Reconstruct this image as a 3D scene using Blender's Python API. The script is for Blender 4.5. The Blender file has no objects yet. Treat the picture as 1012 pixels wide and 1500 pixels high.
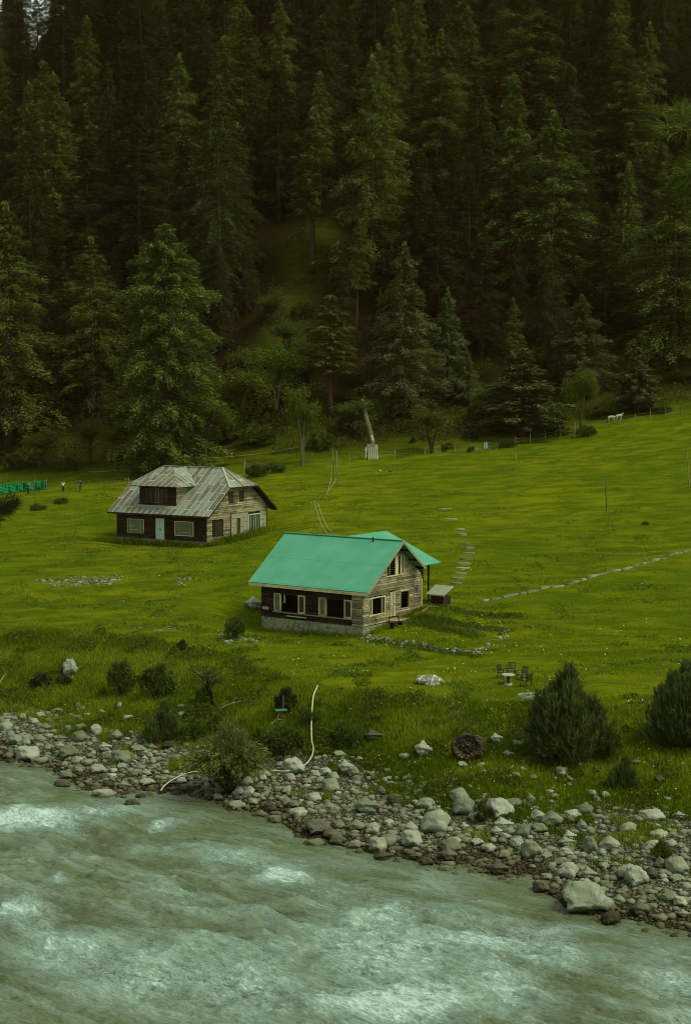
import bpy, math, random
import numpy as np
from math import radians as R, sin, cos, pi
from mathutils import Vector, Matrix

# ------------------------------------------------------------------ camera, world, sun, exposure
scn = bpy.context.scene
col = scn.collection
ZC = 23.5
PITCH = math.atan(175 / 2200.0)
cam_d = bpy.data.cameras.new('camera'); cam = bpy.data.objects.new('camera', cam_d); col.objects.link(cam)
cam.location = (0, 0, ZC); cam.rotation_euler = (pi / 2 - PITCH, 0, 0)
cam_d.sensor_fit = 'VERTICAL'; cam_d.sensor_height = 24; cam_d.lens = 24 * 2200 / 1500.0
cam_d.clip_start = 0.3; cam_d.clip_end = 3000
scn.camera = cam
SUN_EL, SUN_AZ = R(54), R(98)          # azimuth: 0 = +y, clockwise towards +x
sun_dir = Vector((sin(SUN_AZ + R(20)) * cos(SUN_EL), cos(SUN_AZ + R(20)) * cos(SUN_EL), sin(SUN_EL)))
w = bpy.data.worlds.new('World'); scn.world = w; w.use_nodes = True
nt = w.node_tree; nt.nodes.clear()
out = nt.nodes.new('ShaderNodeOutputWorld'); bg = nt.nodes.new('ShaderNodeBackground')
sky = nt.nodes.new('ShaderNodeTexSky'); sky.sky_type = 'NISHITA'; sky.sun_disc = False
sky.sun_elevation = SUN_EL; sky.sun_rotation = SUN_AZ + R(20); sky.altitude = 2000; sky.air_density = 1.0; sky.dust_density = 3.0
hs = nt.nodes.new('ShaderNodeHueSaturation'); hs.inputs['Saturation'].default_value = 0.22
mu = nt.nodes.new('ShaderNodeMix'); mu.data_type = 'RGBA'; mu.blend_type = 'MULTIPLY'; mu.inputs[0].default_value = 1.0
mu.inputs[7].default_value = (0.90, 1.0, 0.74, 1)
nt.links.new(sky.outputs[0], hs.inputs['Color']); nt.links.new(hs.outputs[0], mu.inputs[6])
nt.links.new(mu.outputs[2], bg.inputs[0]); bg.inputs[1].default_value = 0.085
nt.links.new(bg.outputs[0], out.inputs[0])
sl = bpy.data.lights.new('sun', 'SUN'); sl.energy = 1.1; sl.angle = R(20); sl.color = (1.0, 0.95, 0.68)
so = bpy.data.objects.new('sun', sl); col.objects.link(so)
so.rotation_euler = sun_dir.to_track_quat('Z', 'Y').to_euler(); so.location = (0, 0, 200)
scn.view_settings.view_transform = 'Standard'; scn.view_settings.look = 'None'
scn.view_settings.exposure = 1.15; scn.view_settings.gamma = 1.0
scn.render.engine = 'CYCLES'
cy = scn.cycles
cy.use_denoising = True; cy.max_bounces = 5; cy.diffuse_bounces = 3; cy.glossy_bounces = 2
cy.transmission_bounces = 2; cy.transparent_max_bounces = 4; cy.caustics_reflective = False; cy.caustics_refractive = False
cy.filter_width = 0.9; cy.use_adaptive_sampling = False
random.seed(7)

# ------------------------------------------------------------------ numpy noise
def _hash(ix, iy, seed):
    n = (ix.astype(np.int64) * 374761393 + iy.astype(np.int64) * 668265263 + seed * 1442695041) & 0xffffffff
    n = ((n ^ (n >> 13)) * 1274126177) & 0xffffffff
    return ((n ^ (n >> 16)) & 0xffff) / 65535.0
def vnoise(x, y, seed=0):
    ix = np.floor(x); iy = np.floor(y); fx = x - ix; fy = y - iy
    fx = fx * fx * fx * (fx * (fx * 6 - 15) + 10); fy = fy * fy * fy * (fy * (fy * 6 - 15) + 10)
    ix = ix.astype(np.int64); iy = iy.astype(np.int64)
    a = _hash(ix, iy, seed); b = _hash(ix + 1, iy, seed); c = _hash(ix, iy + 1, seed); d = _hash(ix + 1, iy + 1, seed)
    return (a + (b - a) * fx) * (1 - fy) + (c + (d - c) * fx) * fy
def fbm(x, y, seed=0, octv=4, gain=0.5):
    s = 0; a = 1; t = 0
    for k in range(octv):
        s = s + a * vnoise(x * 2 ** k + 17.3 * k, y * 2 ** k - 9.1 * k, seed + k); t += a; a *= gain
    return s / t * 2 - 1
def sstep(a, b, x):
    t = np.clip((x - a) / (b - a), 0, 1); return t * t * (3 - 2 * t)

# ------------------------------------------------------------------ pixel (of the 1012x1500 photo) <-> world
F = 2200.0
def ray(px, py):
    u = (px - 506) / F; v = -(py - 750) / F
    cp, sp = cos(PITCH), sin(PITCH)
    return np.array([u, cp + v * sp, -sp + v * cp])
def onz(px, py, z):
    d = ray(px, py); t = (z - ZC) / d[2]; return d[0] * t, d[1] * t
def ond(px, py, Y):
    d = ray(px, py); t = Y / d[1]; return np.array([d[0] * t, Y, ZC + d[2] * t])
def proj(x, y, z):
    cp, sp = cos(PITCH), sin(PITCH)
    dz = z - ZC; f = y * cp - dz * sp; up = y * sp + dz * cp
    return 506 + F * x / f, 750 - F * up / f

def curve(pts, z):
    a = np.array([onz(p[0], p[1], z) for p in pts]); return a[:, 0], a[:, 1]
EDGE = curve([(-60, 1112), (0, 1118), (60, 1122), (100, 1150), (150, 1168), (230, 1160), (290, 1165), (340, 1190), (400, 1200), (440, 1232), (560, 1262), (640, 1275), (780, 1290), (830, 1335), (900, 1352), (1012, 1375), (1100, 1390)], 0.0)
BTOP = curve([(-60, 1035), (0, 1040), (90, 1052), (200, 1085), (300, 1105), (400, 1108), (520, 1122), (640, 1168), (760, 1192), (880, 1200), (1012, 1205), (1100, 1205)], 1.0)
CREST = curve([(-60, 915), (0, 918), (150, 928), (330, 958), (460, 1000), (640, 1020), (780, 1030), (1012, 1046), (1100, 1050)], 4.1)
_t = [(-200, 722, 236), (0, 712, 232), (240, 690, 225), (450, 676, 222), (545, 668, 225), (700, 652, 230), (830, 632, 235), (1012, 600, 240), (1200, 575, 245)]
_tp = np.array([ond(*p) for p in _t])
def bps(x):
    """profile break points (y, z) across the valley for world x"""
    ye = np.interp(x, *EDGE); yb = np.maximum(np.interp(x, *BTOP), ye + 3); yc = np.maximum(np.interp(x, *CREST), yb + 5)
    yt = np.interp(x, _tp[:, 0], _tp[:, 1]); zt = np.interp(x, _tp[:, 0], _tp[:, 2])
    ym = np.maximum(yc + 4, 119.0); zm = np.full_like(ym, 4.35)
    o = np.ones_like(x)
    rid = np.interp(x, [-130, -100, -84, -60, 200], [352, 362, 372, 470, 470])
    zs = zt + 24 * 0.36
    ys = [-60 * o, 6 * o, 38 * o, ye - 7, ye, yb, yc, ym, yt, yt + 24, rid, rid + 60, 700 * o]
    zr = zs + (rid - yt - 24) * 0.74
    zz = [20.5 * o, 20.4 * o, -1.6 * o, -1.2 * o, -0.02 * o, 0.95 * o, 4.1 * o, zm, zt, zs, zr, zr - 25, zr - 160]
    return ys, zz
def hbase(x, y):
    ys, zz = bps(x); h = np.full_like(x, 20.5)
    for k in range(len(ys) - 1):
        m = (y >= ys[k]) & (y < ys[k + 1])
        t = (y - ys[k]) / (ys[k + 1] - ys[k]); h = np.where(m, zz[k] + t * (zz[k + 1] - zz[k]), h)
    return np.where(y >= ys[-1], zz[-1], h)
def hgt(x, y):
    x = np.atleast_1d(np.asarray(x, float)); y = np.atleast_1d(np.asarray(y, float))
    r = np.clip(y / 60.0, 0.5, 6)
    h = (hbase(x, y - 2.2 * r) + 1.6 * hbase(x, y) + hbase(x, y + 2.2 * r) + 1.4 * hbase(x, y - 1.1 * r) + 1.4 * hbase(x, y + 1.1 * r)) / 6.4
    yc = np.interp(x, *CREST); ye = np.interp(x, *EDGE); yt = np.interp(x, _tp[:, 0], _tp[:, 1])
    land = sstep(0, 4, y - ye)
    mead = sstep(-2, 6, y - yc) * (1 - sstep(-5, 10, y - yt))
    bank = land * (1 - sstep(-3, 5, y - yc)); hill = sstep(0, 30, y - yt)
    h = h + bank * (0.28 * fbm(x / 2.5, y / 2.5, 3) + .35 * fbm(x / 8, y / 8, 33, 2))
    # meadow: broad swells and small stock terraces along the slope
    tz = h * 1.5 + 1.2 * fbm(x / 20, y / 20, 21, 3)
    h = h + mead * (0.28 * fbm(x / 22, y / 16, 5, 3) + 0.17 * fbm(x / 3.5, y / 2.2, 9, 3) + 0.13 * (1 - 2 * np.abs(np.sin(tz * 3.14 * .8))) * sstep(125, 150, y) * sstep(-12, 2, x) + .07 * fbm(x / 1.3, y / .8, 25, 2))
    h = h + hill * (3.0 * fbm(x / 30, y / 30, 12, 3) + .6 * fbm(x / 6, y / 6, 14, 2))
    # scarp with rubble below the grey house
    h = h - mead * 0.9 * np.exp(-((y - 139 - 0.1 * x) / 4.0) ** 2) * sstep(-8, -14, x)
    # level pads under the two houses
    for (cx, cy_, rr, z0, gx, gy_) in PADS:
        d = np.hypot(x - cx, y - cy_); k = 1 - sstep(rr * .8, rr * 1.5, d)
        h = h * (1 - k) + (z0 + gx * (x - cx) + gy_ * (y - cy_)) * k
    return h
PADS = [(-.33, 125.5, 8.2, 4.55, .125, .112), (-17.3, 169.1, 9.8, 7.2, .048, .057)]
def h1(x, y): return float(hgt(x, y)[0])
def at(px, py, y0=45.0):
    d = ray(px, py); ys = np.arange(y0, 480, 0.1); t = ys / d[1]; z = ZC + d[2] * t; x = d[0] * t
    below = np.nonzero(z <= hgt(x, ys))[0]
    k = below[0] if len(below) else len(ys) - 1
    return Vector((x[k], ys[k], z[k]))
def scale_at(y): return F / y            # photo pixels per metre

# ------------------------------------------------------------------ object helpers
def tag(o, label=None, cat=None, group=None, kind=None):
    if label: o['label'] = label
    if cat: o['category'] = cat
    if group: o['group'] = group
    if kind: o['kind'] = kind
    return o
def empty(name, loc, rz=0, label=None, cat=None, group=None):
    o = bpy.data.objects.new(name, None); col.objects.link(o); o.location = loc; o.rotation_euler = (0, 0, rz)
    o.empty_display_size = .3
    return tag(o, label, cat, group)
def npmesh(name, verts, faces_n, loops, mats, smooth=False, attrs=None):
    """verts (n,3); faces_n: verts per face (int) ; loops flat index array"""
    me = bpy.data.meshes.new(name); verts = np.asarray(verts, np.float32); loops = np.asarray(loops, np.int32)
    nf = len(loops) // faces_n
    me.vertices.add(len(verts)); me.vertices.foreach_set('co', verts.ravel())
    me.loops.add(len(loops)); me.loops.foreach_set('vertex_index', loops)
    me.polygons.add(nf); me.polygons.foreach_set('loop_start', np.arange(nf, dtype=np.int32) * faces_n)
    me.polygons.foreach_set('loop_total', np.full(nf, faces_n, np.int32))
    if smooth: me.polygons.foreach_set('use_smooth', np.ones(nf, bool))
    for m in (mats if isinstance(mats, (list, tuple)) else [mats]): me.materials.append(m)
    me.update(calc_edges=True)
    for k, v in (attrs or {}).items():
        a = me.attributes.new(k, 'FLOAT', 'POINT'); a.data.foreach_set('value', np.asarray(v, np.float32).ravel())
    return me
def link(name, me, parent=None, loc=None, rz=0):
    o = bpy.data.objects.new(name, me); col.objects.link(o)
    if parent: o.parent = parent
    if loc is not None: o.location = loc
    if rz: o.rotation_euler = (0, 0, rz)
    return o
def copy_tree(o, parent=None):
    c = o.copy(); col.objects.link(c); c.parent = parent
    for ch in list(o.children): copy_tree(ch, c)
    return c

class MB:
    """collects polygons, builds one mesh object; per-vertex attribute rnd varies by piece"""
    def __init__(s): s.v = []; s.f = []; s.a = []; s.uv = []
    def poly(s, pts, uv=None, rnd=None):
        n = len(s.v); s.v += [tuple(p) for p in pts]; s.f.append(tuple(range(n, n + len(pts))))
        s.a += [random.random() if rnd is None else rnd] * len(pts); s.uv += list(uv) if uv else [(p[0], p[2]) for p in pts]
    def box(s, x0, y0, z0, x1, y1, z1, M=None, rnd=None, tilt=None):
        r = random.random() if rnd is None else rnd
        c = [Vector(p) for p in [(x0, y0, z0), (x1, y0, z0), (x1, y1, z0), (x0, y1, z0), (x0, y0, z1), (x1, y0, z1), (x1, y1, z1), (x0, y1, z1)]]
        if M is not None: c = [M @ p for p in c]
        n = len(s.v); s.v += [tuple(p) for p in c]; s.a += [r] * 8; s.uv += [(p[0] + p[1], p[2]) for p in c]
        for q in [(0, 3, 2, 1), (4, 5, 6, 7), (0, 1, 5, 4), (1, 2, 6, 5), (2, 3, 7, 6), (3, 0, 4, 7)]: s.f.append(tuple(n + i for i in q))
    def bar(s, p0, p1, wd, ht=None, rnd=None):
        p0 = Vector(p0); p1 = Vector(p1); d = p1 - p0; L = d.length
        M = Matrix.Translation(p0) @ d.to_track_quat('X', 'Z').to_matrix().to_4x4()
        ht = ht or wd; s.box(0, -wd / 2, -ht / 2, L, wd / 2, ht / 2, M, rnd)
    def tube(s, pts, rads, n=7, rnd=None, cap=True):
        r0 = random.random() if rnd is None else rnd; pts = [Vector(p) for p in pts]; base = len(s.v)
        if not hasattr(rads, '__len__'): rads = [rads] * len(pts)
        for i, p in enumerate(pts):
            d = (pts[min(i + 1, len(pts) - 1)] - pts[max(i - 1, 0)]).normalized()
            a = d.orthogonal().normalized() if i == 0 else (a - d * a.dot(d)).normalized()
            b = d.cross(a)
            for k in range(n):
                q = p + (a * cos(2 * pi * k / n) + b * sin(2 * pi * k / n)) * rads[i]
                s.v.append(tuple(q)); s.a.append(r0); s.uv.append((k / n, i))
        for i in range(len(pts) - 1):
            for k in range(n):
                k2 = (k + 1) % n; s.f.append((base + i * n + k, base + i * n + k2, base + (i + 1) * n + k2, base + (i + 1) * n + k))
        if cap:
            s.f.append(tuple(base + k for k in range(n))[::-1]); s.f.append(tuple(base + (len(pts) - 1) * n + k for k in range(n)))
    def slab(s, pts, th, uv=None, rnd=None):
        """flat polygon pts (top face, counter-clockwise from above) given thickness downwards along its normal"""
        P = [Vector(p) for p in pts]; n = (P[1] - P[0]).cross(P[2] - P[0]).normalized()
        if n.z < 0: P = P[::-1]; n = -n; uv = uv[::-1] if uv else None
        D = [p - n * th for p in P]; r = random.random() if rnd is None else rnd
        s.poly(P, uv, r); s.poly(D[::-1], (uv[::-1] if uv else None), r)
        for i in range(len(P)):
            j = (i + 1) % len(P); s.poly([P[i], D[i], D[j], P[j]], None, r)
    def build(s, name, m, parent=None, smooth=False, loc=None, rz=0):
        me = bpy.data.meshes.new(name); me.from_pydata(s.v, [], s.f)
        for mm in (m if isinstance(m, (list, tuple)) else [m]): me.materials.append(mm)
        a = me.attributes.new('rnd', 'FLOAT', 'POINT'); a.data.foreach_set('value', s.a)
        ul = me.uv_layers.new(name='UVMap'); li = np.zeros(len(me.loops), np.int32); me.loops.foreach_get('vertex_index', li)
        ul.data.foreach_set('uv', np.array(s.uv, np.float32)[li].ravel())
        if smooth: me.polygons.foreach_set('use_smooth', np.ones(len(me.polygons), bool))
        me.update(); return link(name, me, parent, loc, rz)

# ------------------------------------------------------------------ materials
class NM:
    def __init__(s, name):
        s.m = bpy.data.materials.new(name); s.m.use_nodes = True; s.t = s.m.node_tree; s.t.nodes.clear()
        s.out = s.n('ShaderNodeOutputMaterial'); s.b = s.n('ShaderNodeBsdfPrincipled'); s.l(s.b.outputs[0], s.out.inputs[0])
        s.b.inputs['Roughness'].default_value = .85; s.b.inputs['Specular IOR Level'].default_value = .25
    def n(s, t, **k):
        o = s.t.nodes.new(t)
        for a, v in k.items(): setattr(o, a, v)
        return o
    def l(s, a, b): s.t.links.new(a, b)
    def inp(s, sock, v):
        if hasattr(v, 'is_output') or isinstance(v, bpy.types.NodeSocket): s.l(v, sock)
        elif isinstance(v, (tuple, list)): sock.default_value = tuple(v) + ((1,) if len(v) == 3 and len(sock.default_value) == 4 else ())
        else: sock.default_value = v
    def coord(s, kind='Object', scale=(1, 1, 1), rot=(0, 0, 0)):
        c = s.n('ShaderNodeTexCoord'); mp = s.n('ShaderNodeMapping'); s.l(c.outputs[kind], mp.inputs[0])
        mp.inputs['Scale'].default_value = scale; mp.inputs['Rotation'].default_value = rot; return mp.outputs[0]
    def noise(s, vec, sc=5, det=4, rough=.55, dist=0):
        k = s.n('ShaderNodeTexNoise'); s.l(vec, k.inputs['Vector']); k.inputs['Scale'].default_value = sc
        k.inputs['Detail'].default_value = det; k.inputs['Roughness'].default_value = rough; k.inputs['Distortion'].default_value = dist
        return k.outputs['Fac']
    def ramp(s, f, stops):
        r = s.n('ShaderNodeValToRGB'); s.l(f, r.inputs[0]); e = r.color_ramp.elements
        while len(e) > len(stops): e.remove(e[-1])
        while len(e) < len(stops): e.new(.5)
        for x, (p, c) in zip(e, stops):
            x.position = p; x.color = (c, c, c, 1) if not hasattr(c, '__len__') else tuple(c) + (1,)
        return r.outputs[0]
    def mix(s, f, a, b, mode='MIX'):
        k = s.n('ShaderNodeMix', data_type='RGBA', blend_type=mode); s.inp(k.inputs[0], f); s.inp(k.inputs[6], a); s.inp(k.inputs[7], b); return k.outputs[2]
    def math(s, op, a, b=0.0, clamp=False):
        k = s.n('ShaderNodeMath', operation=op, use_clamp=clamp); s.inp(k.inputs[0], a); s.inp(k.inputs[1], b); return k.outputs[0]
    def attr(s, name):
        k = s.n('ShaderNodeAttribute'); k.attribute_name = name; return k.outputs['Fac']
    def rand(s): return s.n('ShaderNodeObjectInfo').outputs['Random']
    def bump(s, h, st=.5, d=.05):
        k = s.n('ShaderNodeBump'); k.inputs['Strength'].default_value = st; k.inputs['Distance'].default_value = d
        s.l(h, k.inputs['Height']); s.l(k.outputs[0], s.b.inputs['Normal']); return k
    def color(s, c): s.inp(s.b.inputs['Base Color'], c)

def mat_plain(name, c, rough=.8, var=.25, sc=6, spec=.25):
    m = NM(name); f = m.noise(m.coord(), sc, 4)
    m.color(m.mix(f, tuple(x * (1 - var) for x in c), tuple(min(1, x * (1 + var)) for x in c)))
    m.b.inputs['Roughness'].default_value = rough; m.b.inputs['Specular IOR Level'].default_value = spec
    m.bump(f, .2, .02); return m.m
def mat_wood(name, c1, c2, c3, axis='X', sc=1.0, rough=.9):
    m = NM(name); s_ = {'X': (.6, 8, 9), 'Y': (8, .6, 9), 'Z': (8, 8, .6)}[axis]
    f = m.noise(m.coord('Object', tuple(q * sc for q in s_)), 1.6, 6, .65)
    g = m.noise(m.coord('Object', (1, 1, 1)), .9, 3)
    c = m.mix(m.ramp(f, [(.32, 0), (.68, 1)]), c1, c2)
    c = m.mix(m.ramp(g, [(.45, 0), (.75, .8)]), c, c3)
    v = m.math('MULTIPLY_ADD', m.attr('rnd'), .9); v.node.inputs[2].default_value = .5
    c = m.mix(1.0, c, v, 'MULTIPLY')
    m.color(c); m.b.inputs['Roughness'].default_value = rough; m.bump(f, .5, .03); return m.m
def mat_leaf(name, c1, c2, trans=.25, nsc=.35, vary=.35, rough=.7):
    """foliage: hue of each leaf clump varies in space, each plant a little different"""
    m = NM(name); f = m.noise(m.coord('Object'), nsc, 3, .6); g = m.noise(m.coord('Object'), nsc * 7, 2, .6)
    c = m.mix(m.ramp(f, [(.35, 0), (.65, 1)]), c1, c2)
    h = m.n('ShaderNodeHueSaturation'); m.l(c, h.inputs['Color'])
    v = m.math('ADD', m.math('MULTIPLY', m.rand(), vary), m.math('MULTIPLY', g, .7)); v2 = m.math('ADD', v, .65 - vary / 2)
    m.l(v2, h.inputs['Value']); m.l(m.math('ADD', m.math('MULTIPLY', m.rand(), .035), .4825), h.inputs['Hue'])
    m.color(h.outputs[0]); m.b.inputs['Roughness'].default_value = rough; m.b.inputs['Specular IOR Level'].default_value = .06
    tr = m.n('ShaderNodeBsdfTranslucent'); m.l(h.outputs[0], tr.inputs[0]); mx = m.n('ShaderNodeMixShader'); mx.inputs[0].default_value = trans
    m.l(m.b.outputs[0], mx.inputs[1]); m.l(tr.outputs[0], mx.inputs[2]); m.l(mx.outputs[0], m.out.inputs[0]); return m.m
def mat_rock(name, c1, c2, lich, wetz=True, wetfull=False):
    m = NM(name); v = m.coord('Object'); f = m.noise(v, 1.6, 6, .6); g = m.noise(v, 7, 5, .6); k = m.noise(v, .8, 2)
    c = m.mix(m.ramp(f, [(.3, 0), (.7, 1)]), c1, c2)
    c = m.mix(m.ramp(g, [(.5, 0), (.72, .55)]), c, lich)
    h = m.n('ShaderNodeHueSaturation'); m.l(c, h.inputs['Color'])
    m.l(m.math('ADD', m.math('MULTIPLY', m.rand(), .8), .55), h.inputs['Value'])
    m.l(m.math('ADD', m.math('MULTIPLY', m.rand(), -.6), 1.25), h.inputs['Saturation'])
    c = h.outputs[0]
    if wetz:   # stones near the water line are wet and so darker and glossier
        geo = m.n('ShaderNodeNewGeometry'); sp = m.n('ShaderNodeSeparateXYZ'); m.l(geo.outputs['Position'], sp.inputs[0])
        z = m.math('ADD', sp.outputs[2], m.math('MULTIPLY', g, .25))
        wet = m.n('ShaderNodeMapRange'); m.l(z, wet.inputs[0]); wet.inputs[1].default_value = .25; wet.inputs[2].default_value = .55
        wet.inputs[3].default_value = 1; wet.inputs[4].default_value = 0
        c = m.mix(wet.outputs[0], c, m.mix(1.0, c, (.42, .36, .26), 'MULTIPLY'))
        m.l(m.math('SUBTRACT', .85, m.math('MULTIPLY', wet.outputs[0], .5)), m.b.inputs['Roughness'])
    m.color(c); m.bump(m.math('ADD', g, f), .6, .06); return m.m

# terrain: grass / litter / shingle, chosen by where the land is
def mat_ground():
    m = NM('ground'); v = m.coord('Object')
    vs = m.coord('Object', (.35, 1, 1))
    n1 = m.noise(v, .06, 4, .6); n2 = m.noise(vs, .6, 5, .65); n3 = m.noise(v, 4.5, 4, .7); n4 = m.noise(v, 1.4, 3, .6)
    g = m.mix(m.ramp(n1, [(.35, 0), (.65, 1)]), (.122, .168, .0022), (.185, .210, .0028))
    g = m.mix(m.ramp(n2, [(.40, 0), (.58, .85)]), g, (.062, .102, .0020))
    g = m.mix(m.ramp(n3, [(.45, 0), (.8, .6)]), g, (.045, .068, .004))
    g = m.mix(m.ramp(n4, [(.62, 0), (.8, .5)]), g, (.16, .16, .012))
    bk = m.attr('bank'); gb = m.mix(m.ramp(n4, [(.35, 0), (.65, 1)]), (.062, .092, .004), (.115, .148, .006))
    g = m.mix(bk, g, gb)
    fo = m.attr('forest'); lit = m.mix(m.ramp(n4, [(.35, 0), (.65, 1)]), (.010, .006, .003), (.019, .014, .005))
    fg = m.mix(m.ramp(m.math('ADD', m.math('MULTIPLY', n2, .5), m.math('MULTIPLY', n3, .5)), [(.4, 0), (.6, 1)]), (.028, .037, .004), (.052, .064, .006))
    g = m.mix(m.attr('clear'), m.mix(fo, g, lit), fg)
    # shingle
    vo = m.n('ShaderNodeTexVoronoi'); m.l(v, vo.inputs['Vector']); vo.inputs['Scale'].default_value = 5.5
    vo2 = m.n('ShaderNodeTexVoronoi'); m.l(v, vo2.inputs['Vector']); vo2.inputs['Scale'].default_value = 14
    st = m.mix(m.ramp(vo.outputs['Color'], [(0, 0), (1, 1)]), (.14, .15, .095), (.30, .33, .235))
    st = m.mix(m.ramp(vo.outputs['Distance'], [(.3, 0), (.6, .8)]), st, (.05, .04, .02))
    st = m.mix(m.ramp(vo2.outputs['Distance'], [(.3, 0), (.7, .5)]), st, (.05, .045, .025))
    geo = m.n('ShaderNodeNewGeometry'); sp = m.n('ShaderNodeSeparateXYZ'); m.l(geo.outputs['Position'], sp.inputs[0])
    wr = m.n('ShaderNodeMapRange'); m.l(sp.outputs[2], wr.inputs[0]); wr.inputs[1].default_value = .1; wr.inputs[2].default_value = .4; wr.inputs[3].default_value = 1; wr.inputs[4].default_value = 0
    st = m.mix(wr.outputs[0], st, m.mix(1.0, st, (.45, .4, .3), 'MULTIPLY'))
    bt = m.ramp(m.math('ADD', m.attr('beach'), m.math('MULTIPLY', m.math('SUBTRACT', n4, .5), .9)), [(.45, 0), (.55, 1)])
    c = m.mix(bt, g, st)
    dirt = m.mix(n3, (.12, .10, .05), (.22, .2, .11)); c = m.mix(m.attr('path'), c, dirt)
    m.color(c); m.b.inputs['Roughness'].default_value = 1; m.b.inputs['Specular IOR Level'].default_value = .03
    m.bump(m.math('ADD', m.math('ADD', n3, m.math('MULTIPLY', n2, 1.0)), m.math('MULTIPLY', vo.outputs['Distance'], m.math('MULTIPLY', bt, -1.2))), 1.0, .26)
    return m.m

# forest clearings: where grass shows between the trees (photo pixel, radius)
CLR = [(478, 345, 26), (448, 388, 38), (432, 440, 32), (412, 490, 32), (390, 540, 32), (900, 520, 50), (960, 575, 60), (860, 590, 60), (690, 605, 60), (560, 640, 60), (640, 640, 60), (720, 630, 60), (100, 670, 70), (180, 670, 50), (450, 660, 60)]
def clear_amt(x, y, z):
    px, py = proj(x, y, z); c = np.zeros_like(px)
    for a, b, r in CLR: c = np.maximum(c, np.exp(-(((px - a) / r) ** 2 + ((py - b) / r) ** 2) * 1.1))
    return np.clip(c * 1.35, 0, 1)
PATHW = [at0 for at0 in []]
def build_terrain():
    yr = np.concatenate([np.arange(-60, 38, 4.), np.arange(38, 62, 1.), np.arange(62, 135, .3), np.arange(135, 240, .6), np.arange(240, 480, 1.6), np.arange(480, 701, 20)])
    uu = np.concatenate([np.linspace(-1.6, -.30, 26, endpoint=False), np.linspace(-.30, .30, 330), np.linspace(.30, 1.6, 27)[1:]])
    Y, U = np.meshgrid(yr, uu, indexing='ij'); X = U * (np.maximum(Y, 10) + 12)
    Z = hgt(X.ravel(), Y.ravel()).reshape(X.shape)
    x = X.ravel(); y = Y.ravel(); z = Z.ravel()
    ye = np.interp(x, *EDGE); yb = np.interp(x, *BTOP); yc = np.interp(x, *CREST); yt = np.interp(x, _tp[:, 0], _tp[:, 1])
    beach = 1 - sstep(-1.5, 3.5, y - yb - 1.0 * fbm(x / 3, y / 3, 8)); beach = np.where(y < 30, 0, beach)
    bank = (1 - sstep(-6, 4, y - yc - 3.5 * fbm(x / 5, y / 4, 18)))
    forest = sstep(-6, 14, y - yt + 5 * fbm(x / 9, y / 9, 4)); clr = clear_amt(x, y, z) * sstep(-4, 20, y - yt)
    path = np.zeros_like(x)
    for (pa, pb) in zip(TRAIL[:-1], TRAIL[1:]):
        d = pb - pa; t = np.clip(((x - pa.x) * d.x + (y - pa.y) * d.y) / (d.x ** 2 + d.y ** 2), 0, 1)
        path = np.maximum(path, .85 * np.exp(-(((x - pa.x - t * d.x) ** 2 + (y - pa.y - t * d.y) ** 2) / .18)))
    nr, nc = X.shape; i = np.arange(nr - 1)[:, None] * nc + np.arange(nc - 1)[None]; i = i.ravel()
    loops = np.stack([i, i + 1, i + nc + 1, i + nc], 1).ravel()
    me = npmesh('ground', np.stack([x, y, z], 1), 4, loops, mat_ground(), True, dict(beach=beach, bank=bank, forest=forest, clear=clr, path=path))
    return tag(link('ground', me), kind='structure')
TRAIL = [at(642, 1024), at(662, 1034), at(676, 1048), at(690, 1058)]
build_terrain()

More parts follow.
